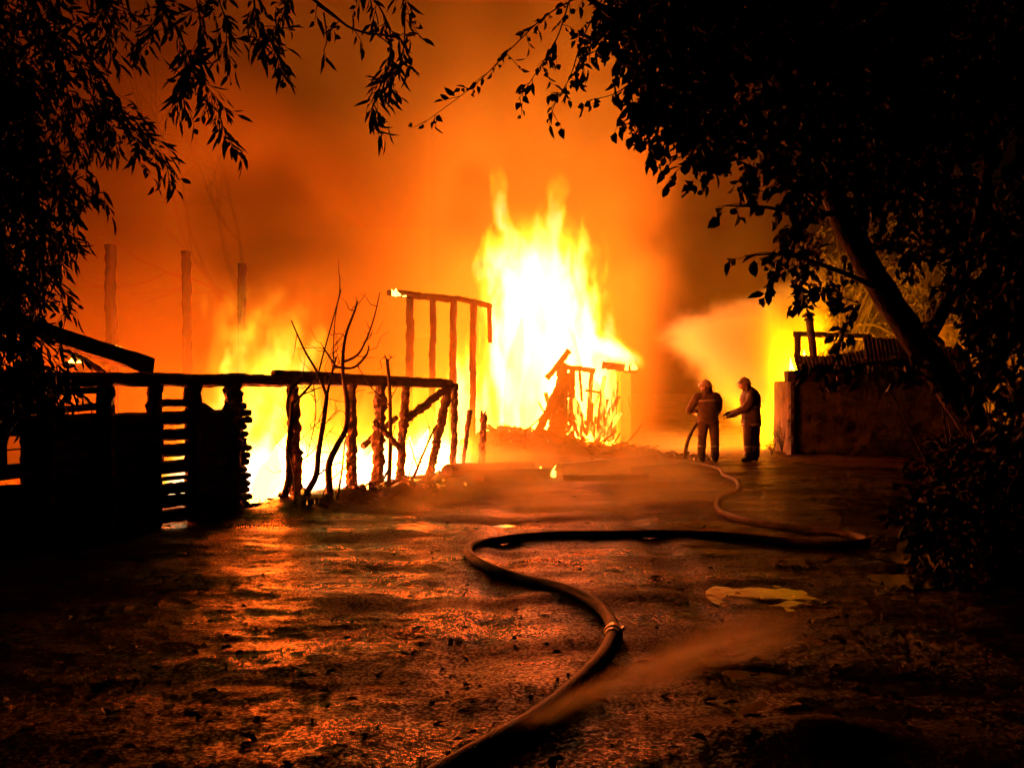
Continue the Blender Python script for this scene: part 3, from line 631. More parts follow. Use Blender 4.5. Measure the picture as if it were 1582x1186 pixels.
# second outbuilding behind it
s2 = empty('back_shed', (9.8, 25.0, 0), 'taller dim outbuilding with a pipe behind the leaning tree trunk', 'shed')
a, b_ = P(1395, 600, 25.0), P(1600, 600, 24.2)
wall_grid((a.x, 25.0, 0), (b_.x, 24.2, 0), -.1, P(0, 505, 25).z, .25, 'wall', M['plaster'], s2, .02, 20, 14)
mb = MB(); mb.box((a.x - .2, 25.0, P(0, 503, 25).z), (b_.x, 24.2, P(0, 500, 25).z), .9, .08, rough=.02, seg=10); mb.build('roof', M['tin'], s2)
post(1436, 548, 1434, 478, 11, s2, 'stove_pipe', Y=24.6, seed=160, rough=.06, mat='tin')
for i, x in enumerate((1444, 1452, 1460)): post(x, 548, x - 2, 527, 4, s2, 'slat', Y=24.5, seed=161 + i, rough=.08, mat='wood')

# ------------------------------------------------------------------ fire hose
HP = [(560, 1310), (640, 1235), (720, 1188), (800, 1142), (872, 1092), (922, 1040), (946, 992), (942, 962), (915, 936), (860, 912), (800, 894), (752, 880), (726, 864), (728, 848), (765, 836), (850, 829.5), (960, 828), (1080, 831), (1200, 838), (1290, 847), (1338, 842), (1318, 832), (1250, 822), (1180, 812), (1130, 800), (1110, 789), (1113, 774), (1140, 760), (1138, 747), (1118, 736), (1112, 726), (1085, 719.5), (1060, 717)]
pts = []
for a, b_ in HP:
    p = G(a, b_); pts.append(p + Vector((0, 0, .036)))
def catmull(p, per=10):
    out = []
    for i in range(len(p) - 1):
        a, b_, c, d = p[max(i - 1, 0)], p[i], p[i + 1], p[min(i + 2, len(p) - 1)]
        for k in range(per):
            t = k / per; out.append(.5 * (2 * b_ + (c - a) * t + (2 * a - 5 * b_ + 4 * c - d) * t * t + (3 * b_ - a - 3 * c + d) * t ** 3))
    return out + [p[-1]]
hp = catmull(pts)
for p in hp: p.z = height(p.x, p.y) + .04
FA = Vector(((1094 - CX) / F_PX * 20.5, 20.5, 0)); FB = Vector(((1160 - CX) / F_PX * 20.8, 20.8, 0))
FA.z = height(FA.x, FA.y); FB.z = height(FB.x, FB.y)
up = [hp[-1], Vector((P(1058, 712, 20.4))), P(1059, 697, 20.4), P(1063, 680, 20.42), P(1070, 664, 20.45), P(1077, 653, 20.55), P(1080, 644, 20.72), P(1080, 641, 20.95)]
hp = hp[:-6] + catmull([hp[-6]] + up[0:])
hrad = []
zs_ = [p.z for p in hp]
for i, p in enumerate(hp):
    if i < len(hp) - 75: a = zs_[max(0, i - 6):i + 7]; p.z = sum(a) / len(a) - .011
    q = .043 if p.y < 16 else max(.036, .043 - .002 * (p.y - 16)); k = mn.noise(p * 1.6); hrad.append((q * (1 - .07 * k), q * (1 + .10 * k)))
hs = empty('fire_hose', hp[60], 'long wet fire hose looping across the road up to the two firefighters', 'hose')
mb = MB(); mb.tube(hp, hrad, 12, .015, 4, ref=(0, 0, 1)); mb.build('hose_line', M['hose'], hs, True)
ci = min(range(len(hp)), key=lambda i: (hp[i] - G(946, 985)).length)
cp, ct = hp[ci], (hp[ci + 1] - hp[ci - 1]).normalized()
mb = MB()
prof = [(-.10, .048), (-.09, .052), (-.03, .052), (-.025, .060), (.0, .062), (.025, .060), (.03, .052), (.09, .052), (.10, .048)]
mb.tube([cp + ct * s for s, r in prof], [r for s, r in prof], 16); co = mb.build('coupling', M['brass'], hs)
mb = MB()
for sgn in (-1, 1):
    for k in range(2):
        a = k * math.pi + .5; sd = ct.cross(Vector((0, 0, 1))).normalized(); d = sd * math.cos(a) + Vector((0, 0, 1)) * math.sin(a); mb.box(cp + ct * sgn * .012 + d * .055, cp + ct * sgn * .012 + d * .078, .02, .02, up=ct)
mb.build('lug', M['brass'], co)
nzl = MB(); a, b_ = hp[-1], hp[-1] + Vector((-.02, .5, .02)); nzl.tube([a, a.lerp(b_, .15), a.lerp(b_, .2), a.lerp(b_, .7), b_], [.04, .045, .034, .026, .022], 12); nzl.build('nozzle', M['brass'], hs, True)
# fine spray from the leaking hose in front of the camera
S0 = G(775, 1160); S0.z += .04; S1 = G(1230, 1010); S1.z += .16
SA = (S1 - S0); SLn = SA.length; SA.normalize(); SBv = Vector((-SA.y, SA.x, 0)).normalized()
def spray_f(nt, x, y, z):
    X, Y_, Z = x - S0.x, y - S0.y, z - S0.z
    t = (X * SA.x + Y_ * SA.y + Z * SA.z) / SLn
    l = X * SBv.x + Y_ * SBv.y
    n = nz(nt, t * 3.0, l * 14 / (t.max(.08) * 2 + .3), z * 11, 1.3, 5, .65)
    wd = t * .17 + .02
    zc = t * (SA.z * SLn) + (t - t * t) * .22
    e = l / wd; f = (Z - zc) / (t * .10 + .025)
    r = (e * e + f * f)
    return ((r * -1.1).exp() - .12).max(0) * (n.step(.35, .65) + .08) * t.step(0, .10) * t.step(1.1, .55) / (t * 2.2 + .3)
lo = [min(S0[i], S1[i]) - .45 for i in range(3)]; hi = [max(S0[i], S1[i]) + .45 for i in range(3)]; lo[2] = 0
vol_object('water_spray', lo, hi, .03, spray_f, mat_smoke('fine_spray', (.95, .9, .5), 10, .6, 2))['kind'] = 'stuff'

# ------------------------------------------------------------------ firefighters
def firefighter(loc, spec, label, scale=1.0):
    rt = empty('person', loc, label, 'person')
    mb = MB()
    o = Vector(loc)
    def T(p): return o + Vector(p) * scale
    for pts_, rad in spec['body']:
        mb.tube([T(p) for p in pts_], [(a * scale, b_ * scale) for a, b_ in rad], 16, .0, 0, ref=spec.get('ref', (1, 0, 0)))
    for c, r in spec['balls']:
        c = T(c); vs = []; n_ = 14; m_ = 9
        pts_ = [c + Vector((0, 0, -r[2] * math.cos(math.pi * i / m_) * scale)) for i in range(m_ + 1)]
        mb.tube(pts_, [(max(.004, r[0] * math.sin(math.pi * i / m_)) * scale, max(.004, r[1] * math.sin(math.pi * i / m_)) * scale) for i in range(m_ + 1)], n_, ref=(1, 0, 0))
    for ch, r in spec['fingers']:
        mb.tube([T(p) for p in ch], [r * scale] * (len(ch) - 1) + [r * .75 * scale], 8)
    tmp = mb.build('tmp_body', None)
    bmv = bmesh.new(); bmv.from_mesh(tmp.data); bmesh.ops.recalc_face_normals(bmv, faces=bmv.faces); bmv.to_mesh(tmp.data); bmv.free()
    md = tmp.modifiers.new('r', 'REMESH'); md.mode = 'VOXEL'; md.voxel_size = .0085
    sm = tmp.modifiers.new('s', 'SMOOTH'); sm.factor = .5; sm.iterations = 3
    dg = bpy.context.evaluated_depsgraph_get(); me = bpy.data.meshes.new_from_object(tmp.evaluated_get(dg))
    bpy.data.objects.remove(tmp)
    me.name = 'body'
    # folds in the heavy cloth
    lz = np.empty(len(me.vertices) * 3, dtype=np.float32); me.vertices.foreach_get('co', lz); lz = lz.reshape(-1, 3); nn = np.empty_like(lz).ravel(); me.vertices.foreach_get('normal', nn); nn = nn.reshape(-1, 3)
    for i in range(len(lz)):
        z = (lz[i][2] - o.z) / scale
        if .12 < z < 1.46:
            q = Vector((float(lz[i][0]), float(lz[i][1]), float(lz[i][2]))); lz[i] += nn[i] * (.014 * mn.noise(Vector((q.x * 5, q.y * 5, q.z * 11))) + .006 * mn.noise(q * 26))
    lz -= np.array(o, dtype=np.float32); me.vertices.foreach_set('co', lz.ravel())
    me.materials.clear()
    for k in ('turnout', 'skin', 'glove', 'boot'): me.materials.append(M[k])
    hands = [Vector(h) * scale for h in spec['hands']]
    for p in me.polygons:
        c = p.center; z = c.z / scale; p.use_smooth = True
        p.material_index = 3 if z < .20 else (1 if z > 1.50 and (Vector((c.x, c.y)) - Vector(spec['head'][:2]) * scale).length < .12 * scale else (2 if any((c - h).length < .105 * scale for h in hands) else 0))
    me.update(); link('body', me, None, rt)
    def ring(pts_, rad, name, mat, grow=.008, par=rt):
        b2 = MB(); b2.tube([T(p) for p in pts_], [((a + grow) * scale, (b_ + grow) * scale) for a, b_ in rad], 22, .015, 2, ref=(1, 0, 0)); return b2.build(name, M[mat], par, True)
    for nm, mat, pts_, rad, gr in spec['rings']: ring(pts_, rad, nm, mat, gr)
    # helmet: shell, brim, neck curtain, visor, face
    hx, hy, hz = spec['head']; fx, fy = spec['face']
    f = Vector((fx, fy, 0)).normalized(); sdv = Vector((f.y, -f.x, 0)); h0 = Vector((hx, hy, hz))
    b2 = MB(); m_ = 8
    b2.tube([T(h0 + Vector((0, 0, .035 + .125 * math.sin(math.pi / 2 * i / m_)))) for i in range(m_ + 1)], [(max(.006, .135 * math.cos(math.pi / 2 * i / m_)) * scale, max(.006, .118 * math.cos(math.pi / 2 * i / m_)) * scale) for i in range(m_ + 1)], 22, ref=f)
    hm = b2.build('helmet', M['helmet'], rt, True)
    b2 = MB(); b2.tube([T(h0 + Vector((0, 0, .018))), T(h0 + Vector((0, 0, .03))), T(h0 + Vector((0, 0, .045)))], [(.165 * scale, .140 * scale), (.165 * scale, .140 * scale), (.135 * scale, .118 * scale)], 22, ref=f); b2.build('brim', M['helmet'], hm, True)
    b2 = MB(); b2.tube([T(h0 + f * .02 + Vector((0, 0, .155))), T(h0 - f * .02 + Vector((0, 0, .166)))], [.018 * scale, .012 * scale], 8); b2.build('crest', M['helmet'], hm)
    b2 = MB()
    n_ = 12; vs = []
    for j, (zz, rr) in enumerate(((.03, .128), (-.05, .135), (-.135, .15))):
        for i in range(n_ + 1):
            a = math.pi * (.62 + .76 * i / n_); d = f * math.cos(a) + sdv * math.sin(a); vs.append(T(h0 + d * rr + Vector((0, 0, zz + .008 * math.sin(i * 1.7)))))
    b2.add(vs, [(j * (n_ + 1) + i, j * (n_ + 1) + i + 1, (j + 1) * (n_ + 1) + i + 1, (j + 1) * (n_ + 1) + i) for j in range(2) for i in range(n_)])
    nc = b2.build('neck_curtain', M['turnout'], hm, True); sd_ = nc.modifiers.new('t', 'SOLIDIFY'); sd_.thickness = .008
    b2 = MB(); vs = []
    for j, zz in enumerate((.03, .085)):
        for i in range(9):
            a = math.pi * (-.36 + .72 * i / 8); d = f * math.cos(a) * .155 + sdv * math.sin(a) * .142; vs.append(T(h0 + d + Vector((0, 0, zz))))
    b2.add(vs, [(i, i + 1, 9 + i + 1, 9 + i) for i in range(8)]); vz = b2.build('visor', M['visor'], hm, True); sd_ = vz.modifiers.new('t', 'SOLIDIFY'); sd_.thickness = .006
    # nose, brow, eyes, mouth
    b2 = MB(); b2.tube([T(h0 + f * .095 + Vector((0, 0, .01))), T(h0 + f * .118 + Vector((0, 0, -.035))), T(h0 + f * .098 + Vector((0, 0, -.048)))], [(.011 * scale, .011 * scale), (.017 * scale, .015 * scale), (.012 * scale, .01 * scale)], 8, ref=sdv); b2.build('nose', M['skin'], rt, True)
    for sg in (-1, 1):
        b2 = MB(); c = h0 + f * .089 + sdv * .033 * sg + Vector((0, 0, -.002)); b2.tube([T(c - sdv * .014), T(c), T(c + sdv * .014)], [.004 * scale, .010 * scale, .004 * scale], 8); b2.build('eye', M['boot'], rt, True)
        b2 = MB(); c = h0 + sdv * .082 * sg + Vector((0, 0, -.02)); b2.tube([T(c + Vector((0, 0, -.03))), T(c + sdv * .008 * sg), T(c + Vector((0, 0, .03)))], [.008 * scale, .014 * scale, .010 * scale], 8); b2.build('ear', M['skin'], rt, True)
    b2 = MB(); c = h0 + f * .088 + Vector((0, 0, -.078)); b2.tube([T(c - sdv * .025), T(c + f * .005), T(c + sdv * .025)], [.004 * scale, .008 * scale, .004 * scale], 8); b2.build('mouth', M['skin'], rt, True)
    return rt
def fingers(w, d, side, curl, n=4, spread=.019, ln=.075):
    """four fingers and a thumb rooted in the palm at w, pointing along d and curling towards CURL"""
    w, d, side, curl = Vector(w), Vector(d).normalized(), Vector(side).normalized(), Vector(curl).normalized(); out = []
    for i in range(4):
        b_ = w + side * (i - 1.5) * spread * 1.25; l = ln * (.86, 1.0, .94, .74)[i]
        out.append(([b_ - d * .02, b_ + d * l * .45, b_ + d * l * .8 + curl * l * .35, b_ + d * l * .8 + curl * l * .8], .0095))
    b_ = w - d * .055 - side * .03; out.append(([b_, b_ - side * .035 + d * .02, b_ - side * .038 + d * .055 + curl * .02, b_ - side * .022 + d * .08 + curl * .035], .0105))
    return out
# first one: back to the camera, turned to the left, both hands on the nozzle in front
A = dict(ref=(1, 0, 0), head=(-.045, .02, 1.535), face=(-.75, .6), hands=[(-.30, .50, 1.06), (-.20, .40, 1.05)], body=[], balls=[], fingers=[], rings=[])
A['body'] += [
    ([(0.0, 0, .80), (.0, 0, .90), (.0, .0, 1.0), (-.005, 0, 1.12), (-.01, .01, 1.25), (-.015, .015, 1.36), (-.02, .015, 1.43), (-.03, .015, 1.50)], [(.185, .135), (.205, .15), (.20, .145), (.205, .15), (.225, .155), (.215, .135), (.13, .10), (.075, .075)]),
    ([(-.03, .015, 1.44), (-.04, .02, 1.56)], [(.07, .07), (.065, .07)]),
    # legs
    ([(-.095, 0, .88), (-.105, -.01, .72), (-.12, -.01, .5), (-.13, .0, .3), (-.135, .01, .14), (-.135, .01, .06)], [(.115, .12), (.108, .112), (.092, .098), (.088, .095), (.092, .098), (.06, .065)]),
    ([(.10, 0, .88), (.12, .01, .72), (.135, .01, .5), (.145, .02, .3), (.15, .03, .14), (.15, .03, .06)], [(.115, .12), (.11, .112), (.095, .10), (.088, .095), (.094, .098), (.06, .065)]),
    # feet
    ([(-.125, -.06, .045), (-.14, .04, .05), (-.165, .15, .04), (-.172, .185, .035)], [(.045, .045), (.055, .05), (.05, .04), (.03, .03)]),
    ([(.155, -.04, .045), (.15, .06, .05), (.13, .17, .04), (.122, .205, .035)], [(.045, .045), (.055, .05), (.05, .04), (.03, .03)]),
    # left arm: elbow out to the side, forearm forward to the nozzle
    ([(-.17, .01, 1.38), (-.25, .0, 1.30), (-.32, .03, 1.18), (-.365, .08, 1.09), (-.36, .22, 1.06), (-.335, .36, 1.06), (-.32, .44, 1.06)], [(.085, .085), (.092, .09), (.082, .08), (.078, .075), (.07, .07), (.062, .06), (.042, .04)]),
    ([(-.325, .40, 1.06), (-.30, .47, 1.055), (-.28, .52, 1.05)], [(.04, .032), (.046, .03), (.04, .026)]),
    # right arm: down and across the belly, hand on the hose
    ([(.16, .01, 1.38), (.215, .03, 1.28), (.235, .07, 1.13), (.215, .15, 1.02), (.10, .28, 1.02), (-.05, .37, 1.04), (-.12, .40, 1.05)], [(.085, .085), (.09, .088), (.08, .08), (.076, .075), (.068, .066), (.058, .055), (.042, .04)]),
    ([(-.08, .385, 1.045), (-.16, .41, 1.05), (-.20, .42, 1.05)], [(.04, .032), (.046, .03), (.04, .026)])]
A['balls'] += [((-.045, .02, 1.545), (.088, .098, .125)), ((-.075, .05, 1.49), (.055, .055, .045)), ((.14, 0, 1.36), (.10, .09, .08)), ((-.16, 0, 1.36), (.10, .09, .08))]
A['fingers'] += fingers((-.28, .52, 1.05), (.3, .6, 0), (0, 0, 1), (.9, -.2, 0)) + fingers((-.20, .42, 1.05), (-.6, .3, 0), (0, 0, 1), (-.1, .9, 0))
A['rings'] += [('reflective_band', 'band', [(-.01, .01, 1.245), (-.012, .012, 1.29)], [(.222, .158), (.224, .158)], .008),
               ('jacket_hem', 'turnout', [(0, 0, .79), (0, 0, .83), (0, 0, .90)], [(.208, .158), (.21, .160), (.20, .15)], .012),
               ('reflective_band', 'band', [(-.128, 0, .315), (-.126, 0, .355)], [(.092, .099), (.092, .099)], .008), ('reflective_band', 'band', [(.144, .02, .315), (.142, .019, .355)], [(.092, .099), (.092, .099)], .008),
               ('collar', 'turnout', [(-.025, .015, 1.43), (-.03, .016, 1.475), (-.035, .018, 1.51)], [(.10, .09), (.092, .088), (.095, .092)], .006)]
firefighter(FA, A, 'firefighter seen from behind, gripping the hose that drops to the ground', 1.0)
# second one: side-on, facing left, arm stretched to the hose
B = dict(ref=(1, 0, 0), head=(-.13, .02, 1.60), face=(-1, .28), hands=[(-.49, -.06, .94), (-.44, .22, 1.0)], body=[], balls=[], fingers=[], rings=[])
B['body'] += [
    ([(.01, 0, .76), (.01, 0, .90), (.0, .0, 1.05), (-.005, 0, 1.2), (-.015, .01, 1.33), (-.03, .01, 1.43), (-.06, .01, 1.50), (-.09, .015, 1.56)], [(.195, .16), (.20, .165), (.195, .165), (.215, .185), (.225, .20), (.19, .175), (.12, .11), (.075, .078)]),
    ([(-.09, .015, 1.5), (-.12, .02, 1.62)], [(.07, .07), (.065, .07)]),
    ([(-.06, -.07, .86), (-.075, -.08, .7), (-.08, -.085, .48), (-.075, -.09, .28), (-.075, -.09, .14), (-.075, -.09, .06)], [(.115, .11), (.11, .105), (.098, .095), (.094, .09), (.098, .095), (.065, .06)]),
    ([(.09, .07, .86), (.10, .07, .7), (.11, .08, .48), (.115, .09, .28), (.115, .09, .14), (.115, .09, .06)], [(.115, .11), (.11, .105), (.10, .095), (.096, .09), (.10, .095), (.065, .06)]),
    ([(-.02, -.09, .05), (-.09, -.095, .055), (-.19, -.10, .042), (-.225, -.10, .036)], [(.045, .05), (.05, .058), (.04, .05), (.03, .03)]),
    ([(.17, .09, .05), (.10, .09, .055), (.0, .10, .042), (-.035, .10, .036)], [(.045, .05), (.05, .058), (.04, .05), (.03, .03)]),
    # near arm stretched forward to the left
    ([(-.03, -.17, 1.40), (-.07, -.21, 1.28), (-.12, -.20, 1.17), (-.17, -.17, 1.11), (-.28, -.12, 1.05), (-.39, -.08, .98), (-.44, -.07, .955)], [(.09, .09), (.092, .09), (.088, .085), (.084, .082), (.076, .074), (.066, .064), (.05, .048)]),
    ([(-.41, -.075, .97), (-.48, -.06, .935), (-.52, -.05, .915)], [(.04, .045), (.038, .052), (.032, .045)]),
    # far arm, bent the same way
    ([(-.01, .18, 1.40), (.0, .24, 1.28), (-.04, .26, 1.14), (-.12, .26, 1.06), (-.24, .24, 1.03), (-.34, .23, 1.01), (-.39, .225, 1.005)], [(.09, .09), (.09, .09), (.082, .08), (.076, .075), (.066, .066), (.056, .055), (.042, .04)]),
    ([(-.36, .225, 1.01), (-.43, .215, 1.0), (-.47, .21, .995)], [(.034, .04), (.03, .045), (.026, .04)])]
B['balls'] += [((-.13, .02, 1.61), (.098, .088, .125)), ((-.175, .03, 1.555), (.055, .055, .045)), ((.06, -.06, 1.36), (.12, .12, .10)), ((.07, .04, 1.40), (.10, .12, .09))]
B['fingers'] += fingers((-.52, -.05, .915), (-1, .2, -.1), (0, 1, 0), (0, .1, -1)) + fingers((-.47, .21, .995), (-1, -.1, -.1), (0, 1, 0), (0, 0, -1))
B['rings'] += [('reflective_band', 'band', [(0, 0, 1.135), (0, 0, 1.175)], [(.206, .178), (.208, .180)], .010), ('jacket_hem', 'turnout', [(.01, 0, .735), (.01, 0, .78), (.01, 0, .88)], [(.198, .165), (.20, .167), (.198, .163)], .012),
               ('reflective_band', 'band', [(.01, 0, .765), (.01, 0, .80)], [(.20, .167), (.2, .167)], .018),
               ('reflective_band', 'band', [(-.076, -.09, .30), (-.077, -.09, .335)], [(.096, .092), (.096, .092)], .008), ('reflective_band', 'band', [(.115, .09, .30), (.114, .089, .335)], [(.098, .092), (.098, .092)], .008),
               ('collar', 'turnout', [(-.065, .01, 1.49), (-.085, .015, 1.545), (-.095, .017, 1.58)], [(.10, .098), (.092, .09), (.095, .094)], .006)]
firefighter(FB, B, 'firefighter standing side-on in long coat, arm stretched towards the other', 1.0)
print('people', time.time() - T0)

# ------------------------------------------------------------------ vegetation
class Leaves:
    def __init__(s): s.v = []; s.f = []
    def leaf(s, p, d, nrm, L_, w, fold=.25):
        sd = d.cross(nrm)
        if sd.length < 1e-4: sd = d.orthogonal()
        sd.normalize(); up = sd.cross(d)
        b = len(s.v); q = up * (w * fold)
        for v in (p, p + d * L_ * .32 + sd * w * .48 + q, p + d * L_ * .68 + sd * w * .36 + q * .8, p + d * L_ - up * L_ * .08, p + d * L_ * .68 - sd * w * .36 + q * .8, p + d * L_ * .32 - sd * w * .48 + q, p + d * L_ * .4): s.v.append((v.x, v.y, v.z))
        s.f += [(b, b + 1, b + 6), (b + 1, b + 2, b + 6), (b + 2, b + 3, b + 6), (b + 3, b + 4, b + 6), (b + 4, b + 5, b + 6), (b + 5, b, b + 6)]
def rvec(r): return Vector((r.gauss(0, 1), r.gauss(0, 1), r.gauss(0, 1))).normalized()
def twig(lv, mb, p, d, L_, n, ll, lw, r, droop=.5, spread=.9, rad=.004, singles=None):
    """a twig with alternate leaves; SINGLES collects leaves that become objects of their own"""
    pts_ = [Vector(p)]; dd = Vector(d).normalized()
    for i in range(4):
        dd = (dd + Vector((0, 0, -droop * .25)) + rvec(r) * .16).normalized(); pts_.append(pts_[-1] + dd * L_ / 4)
    if mb is not None: mb.tube(pts_, [rad, rad * .85, rad * .7, rad * .55, rad * .3], 4, cap=False)
    for i in range(n):
        t = (i + .6) / n * 4; k = min(3, int(t)); q = pts_[k].lerp(pts_[k + 1], t - k); ax = (pts_[k + 1] - pts_[k]).normalized()
        sd = ax.cross(rvec(r)).normalized()
        ld = (ax * .7 + sd * spread * r.uniform(.5, 1.2) + Vector((0, 0, -droop * r.uniform(.3, 1.3)))).normalized()
        L1 = ll * r.choice((.45, .6, .8, .95, 1.1, 1.35)); w1 = lw * r.uniform(.7, 1.2); nr = rvec(r)
        q = q + ld * .012
        if singles is not None and len(singles) < 300: singles.append((q, ld, nr, L1, w1))
        else: lv.leaf(q, ld, nr, L1, w1)
def inside(x, y, poly):
    c = False; j = len(poly) - 1
    for i in range(len(poly)):
        xi, yi = poly[i]; xj, yj = poly[j]
        if (yi > y) != (yj > y) and x < (xj - xi) * (y - yi) / (yj - yi) + xi: c = not c
        j = i
    return c
LEAF_ME = None
def single_leaves(lst, parent, mat):
    lv = Leaves(); lv.leaf(Vector((0, 0, 0)), Vector((0, 1, 0)), Vector((0, 0, 1)), 1, 1); me = bpy.data.meshes.new('leaf'); me.from_pydata(lv.v, [], lv.f); me.materials.append(mat)
    for (p, d, nr, L_, w) in lst:
        o = bpy.data.objects.new('leaf', me); COL.objects.link(o); o.parent = parent
        sd = d.cross(nr).normalized(); up_ = sd.cross(d)
        m = Matrix(((sd.x, d.x, up_.x), (sd.y, d.y, up_.y), (sd.z, d.z, up_.z))).to_4x4()
        o.matrix_local = Matrix.Translation(p - parent.location) @ m @ Matrix.Diagonal((w, L_, w, 1))
def crown(name, parent, lv, mat):
    me = bpy.data.meshes.new(name); o_ = parent.location
    me.from_pydata([(v[0] - o_.x, v[1] - o_.y, v[2] - o_.z) for v in lv.v], [], lv.f); o = link(name, me, mat, parent); o['kind'] = 'stuff'; return o
def limb(mb, pts_, r0, r1, n=7, rough=.08, seed=0):
    c = catmull([Vector(p) for p in pts_], 5); m_ = len(c); mb.tube(c, [r0 + (r1 - r0) * i / (m_ - 1) for i in range(m_)], n, rough, seed)
    return c

# --- the leaning tree on the right
RT = empty('leaning_tree', (5.9, 9.0, 0), 'dark broad-leaved tree with trunk leaning left across the shed', 'tree')
r = random.Random(21); lv = Leaves(); tw = MB(); sg = []
tr = MB()
def PT(px, py, Y): return P(px, py, Y)
base = PT(1640, 830, 9.0); base.z = -.1
c = limb(tr, [base, PT(1560, 725, 9.0), PT(1490, 632, 8.95), PT(1425, 540, 8.9), PT(1365, 450, 8.8), PT(1312, 360, 8.7), PT(1285, 290, 8.6), PT(1262, 200, 8.5), PT(1245, 90, 8.4), PT(1235, -40, 8.3), PT(1230, -200, 8.3)], .155, .06, 12, .14, 3)
tr.build('trunk', M['bark'], RT, True)
lm = MB()
limb(lm, [PT(1262, 200, 8.5), PT(1180, 100, 8.0), PT(1080, 40, 7.5), PT(980, 40, 7.2), PT(900, -10, 7.0)], .05, .02)
limb(lm, [PT(1285, 290, 8.6), PT(1230, 255, 8.1), PT(1160, 225, 7.8), PT(1100, 235, 7.6)], .035, .006)
limb(lm, [PT(1300, 330, 8.6), PT(1240, 330, 8.2), PT(1180, 320, 8.0), PT(1120, 318, 7.9)], .03, .004)
limb(lm, [PT(1365, 450, 8.8), PT(1300, 420, 8.4), PT(1220, 395, 8.1), PT(1150, 395, 8.0)], .03, .004)
limb(lm, [PT(1425, 540, 8.9), PT(1480, 430, 8.6), PT(1520, 300, 8.4), PT(1540, 100, 8.2), PT(1550, -80, 8.2)], .07, .03)
limb(lm, [PT(1445, 590, 8.9), PT(1400, 570, 8.6), PT(1350, 560, 8.4), PT(1290, 575, 8.2), PT(1240, 565, 8.1)], .02, .003)
limb(lm, [PT(1490, 632, 8.9), PT(1560, 520, 8.6), PT(1600, 400, 8.5)], .05, .02)
limb(lm, [PT(1312, 360, 8.7), PT(1380, 260, 8.9), PT(1440, 120, 9.0), PT(1480, -60, 9.0)], .06, .03)
limb(lm, [PT(1180, 100, 8.0), PT(1120, 150, 7.7), PT(1040, 170, 7.4), PT(990, 180, 7.3)], .02, .004)
lm.build('limb', M['bark'], RT, True)
def leafy_line(pts_, per, ll, lw, n=7, L_=.22, droop=.6, single=True, rad=.006, jit=.06, out=True):
    cc = catmull([Vector(p) for p in pts_], 8); tw.tube(cc, [rad * (1 - .7 * i / len(cc)) for i in range(len(cc))], 5, cap=False)
    tot = sum((cc[i + 1] - cc[i]).length for i in range(len(cc) - 1)); k = int(tot * per)
    for j in range(k):
        t = (j + r.random()) / k * (len(cc) - 1); i = min(len(cc) - 2, int(t)); q = cc[i].lerp(cc[i + 1], t - i); ax = (cc[i + 1] - cc[i]).normalized()
        twig(lv, tw, q, (ax * .5 + rvec(r) * .8 + Vector((0, 0, -.3))), L_ * r.uniform(.5, 1.1), max(2, int(n * r.uniform(.5, 1.2))), ll, lw, r, droop, singles=sg if single else None, rad=.003)
LL, LW = .105, .062
# hanging sprays that stand free against the glow
leafy_line([PT(930, -20, 7.0), PT(850, 20, 6.9), PT(790, 75, 6.8), PT(735, 130, 6.8), PT(655, 190, 6.7)], 10, .075, .040, 5, .16, .4)
leafy_line([PT(880, 0, 7.0), PT(860, 60, 6.9), PT(830, 110, 6.9), PT(800, 155, 6.8)], 14, .075, .042, 5, .16, .6)
leafy_line([PT(930, 0, 7.0), PT(900, 60, 6.9), PT(880, 120, 6.9), PT(850, 170, 6.8)], 14, .08, .045, 6, .18, .6)
leafy_line([PT(960, 20, 7.2), PT(930, 70, 7.1), PT(900, 90, 7.0)], 12, .085, .05, 6, .2, .5)
leafy_line([PT(985, 120, 7.2), PT(950, 145, 7.1), PT(910, 155, 7.1)], 10, .09, .055, 5, .18, .6)
leafy_line([PT(1100, 235, 7.6), PT(1060, 240, 7.5), PT(1030, 255, 7.5)], 12, .1, .065, 5, .16, .5)
leafy_line([PT(1180, 320, 8.0), PT(1140, 315, 7.9), PT(1108, 320, 7.9)], 9, .12, .085, 4, .14, .4)
leafy_line([PT(1220, 395, 8.1), PT(1180, 390, 8.0), PT(1140, 400, 8.0)], 8, .12, .085, 4, .14, .5)
leafy_line([PT(1330, 470, 8.5), PT(1270, 450, 8.3), PT(1215, 460, 8.2)], 10, .12, .085, 6, .2, .7)
leafy_line([PT(1440, 590, 8.7), PT(1380, 562, 8.5), PT(1310, 565, 8.3), PT(1230, 562, 8.1)], 12, .12, .08, 5, .2, .7)
leafy_line([PT(1040, 170, 7.4), PT(1010, 195, 7.4), PT(985, 215, 7.3)], 14, .095, .06, 6, .2, .8)
for q_ in ([PT(1010, 140, 7.3), PT(985, 165, 7.3), PT(962, 192, 7.2)], [PT(1070, 195, 7.5), PT(1030, 205, 7.4), PT(1000, 230, 7.4)], [PT(1130, 240, 7.6), PT(1095, 255, 7.6), PT(1072, 278, 7.5)], [PT(1240, 320, 8.1), PT(1215, 370, 8.1), PT(1195, 440, 8.0)], [PT(1330, 470, 8.4), PT(1310, 500, 8.3), PT(1300, 525, 8.3)], [PT(1200, 250, 7.9), PT(1170, 265, 7.8), PT(1150, 290, 7.8)], [PT(1440, 470, 8.5), PT(1430, 510, 8.4), PT(1415, 545, 8.4)]):
    leafy_line(q_, 13, .11, .075, 6, .18, .7)
POLY = [(955, -60), (945, 50), (990, 110), (985, 165), (1040, 180), (1070, 240), (1120, 245), (1190, 255), (1235, 300), (1215, 360), (1200, 425), (1245, 440), (1300, 470), (1340, 465), (1400, 490), (1450, 470), (1500, 500), (1530, 590), (1560, 740), (1640, 740), (1640, -60)]
k = 0
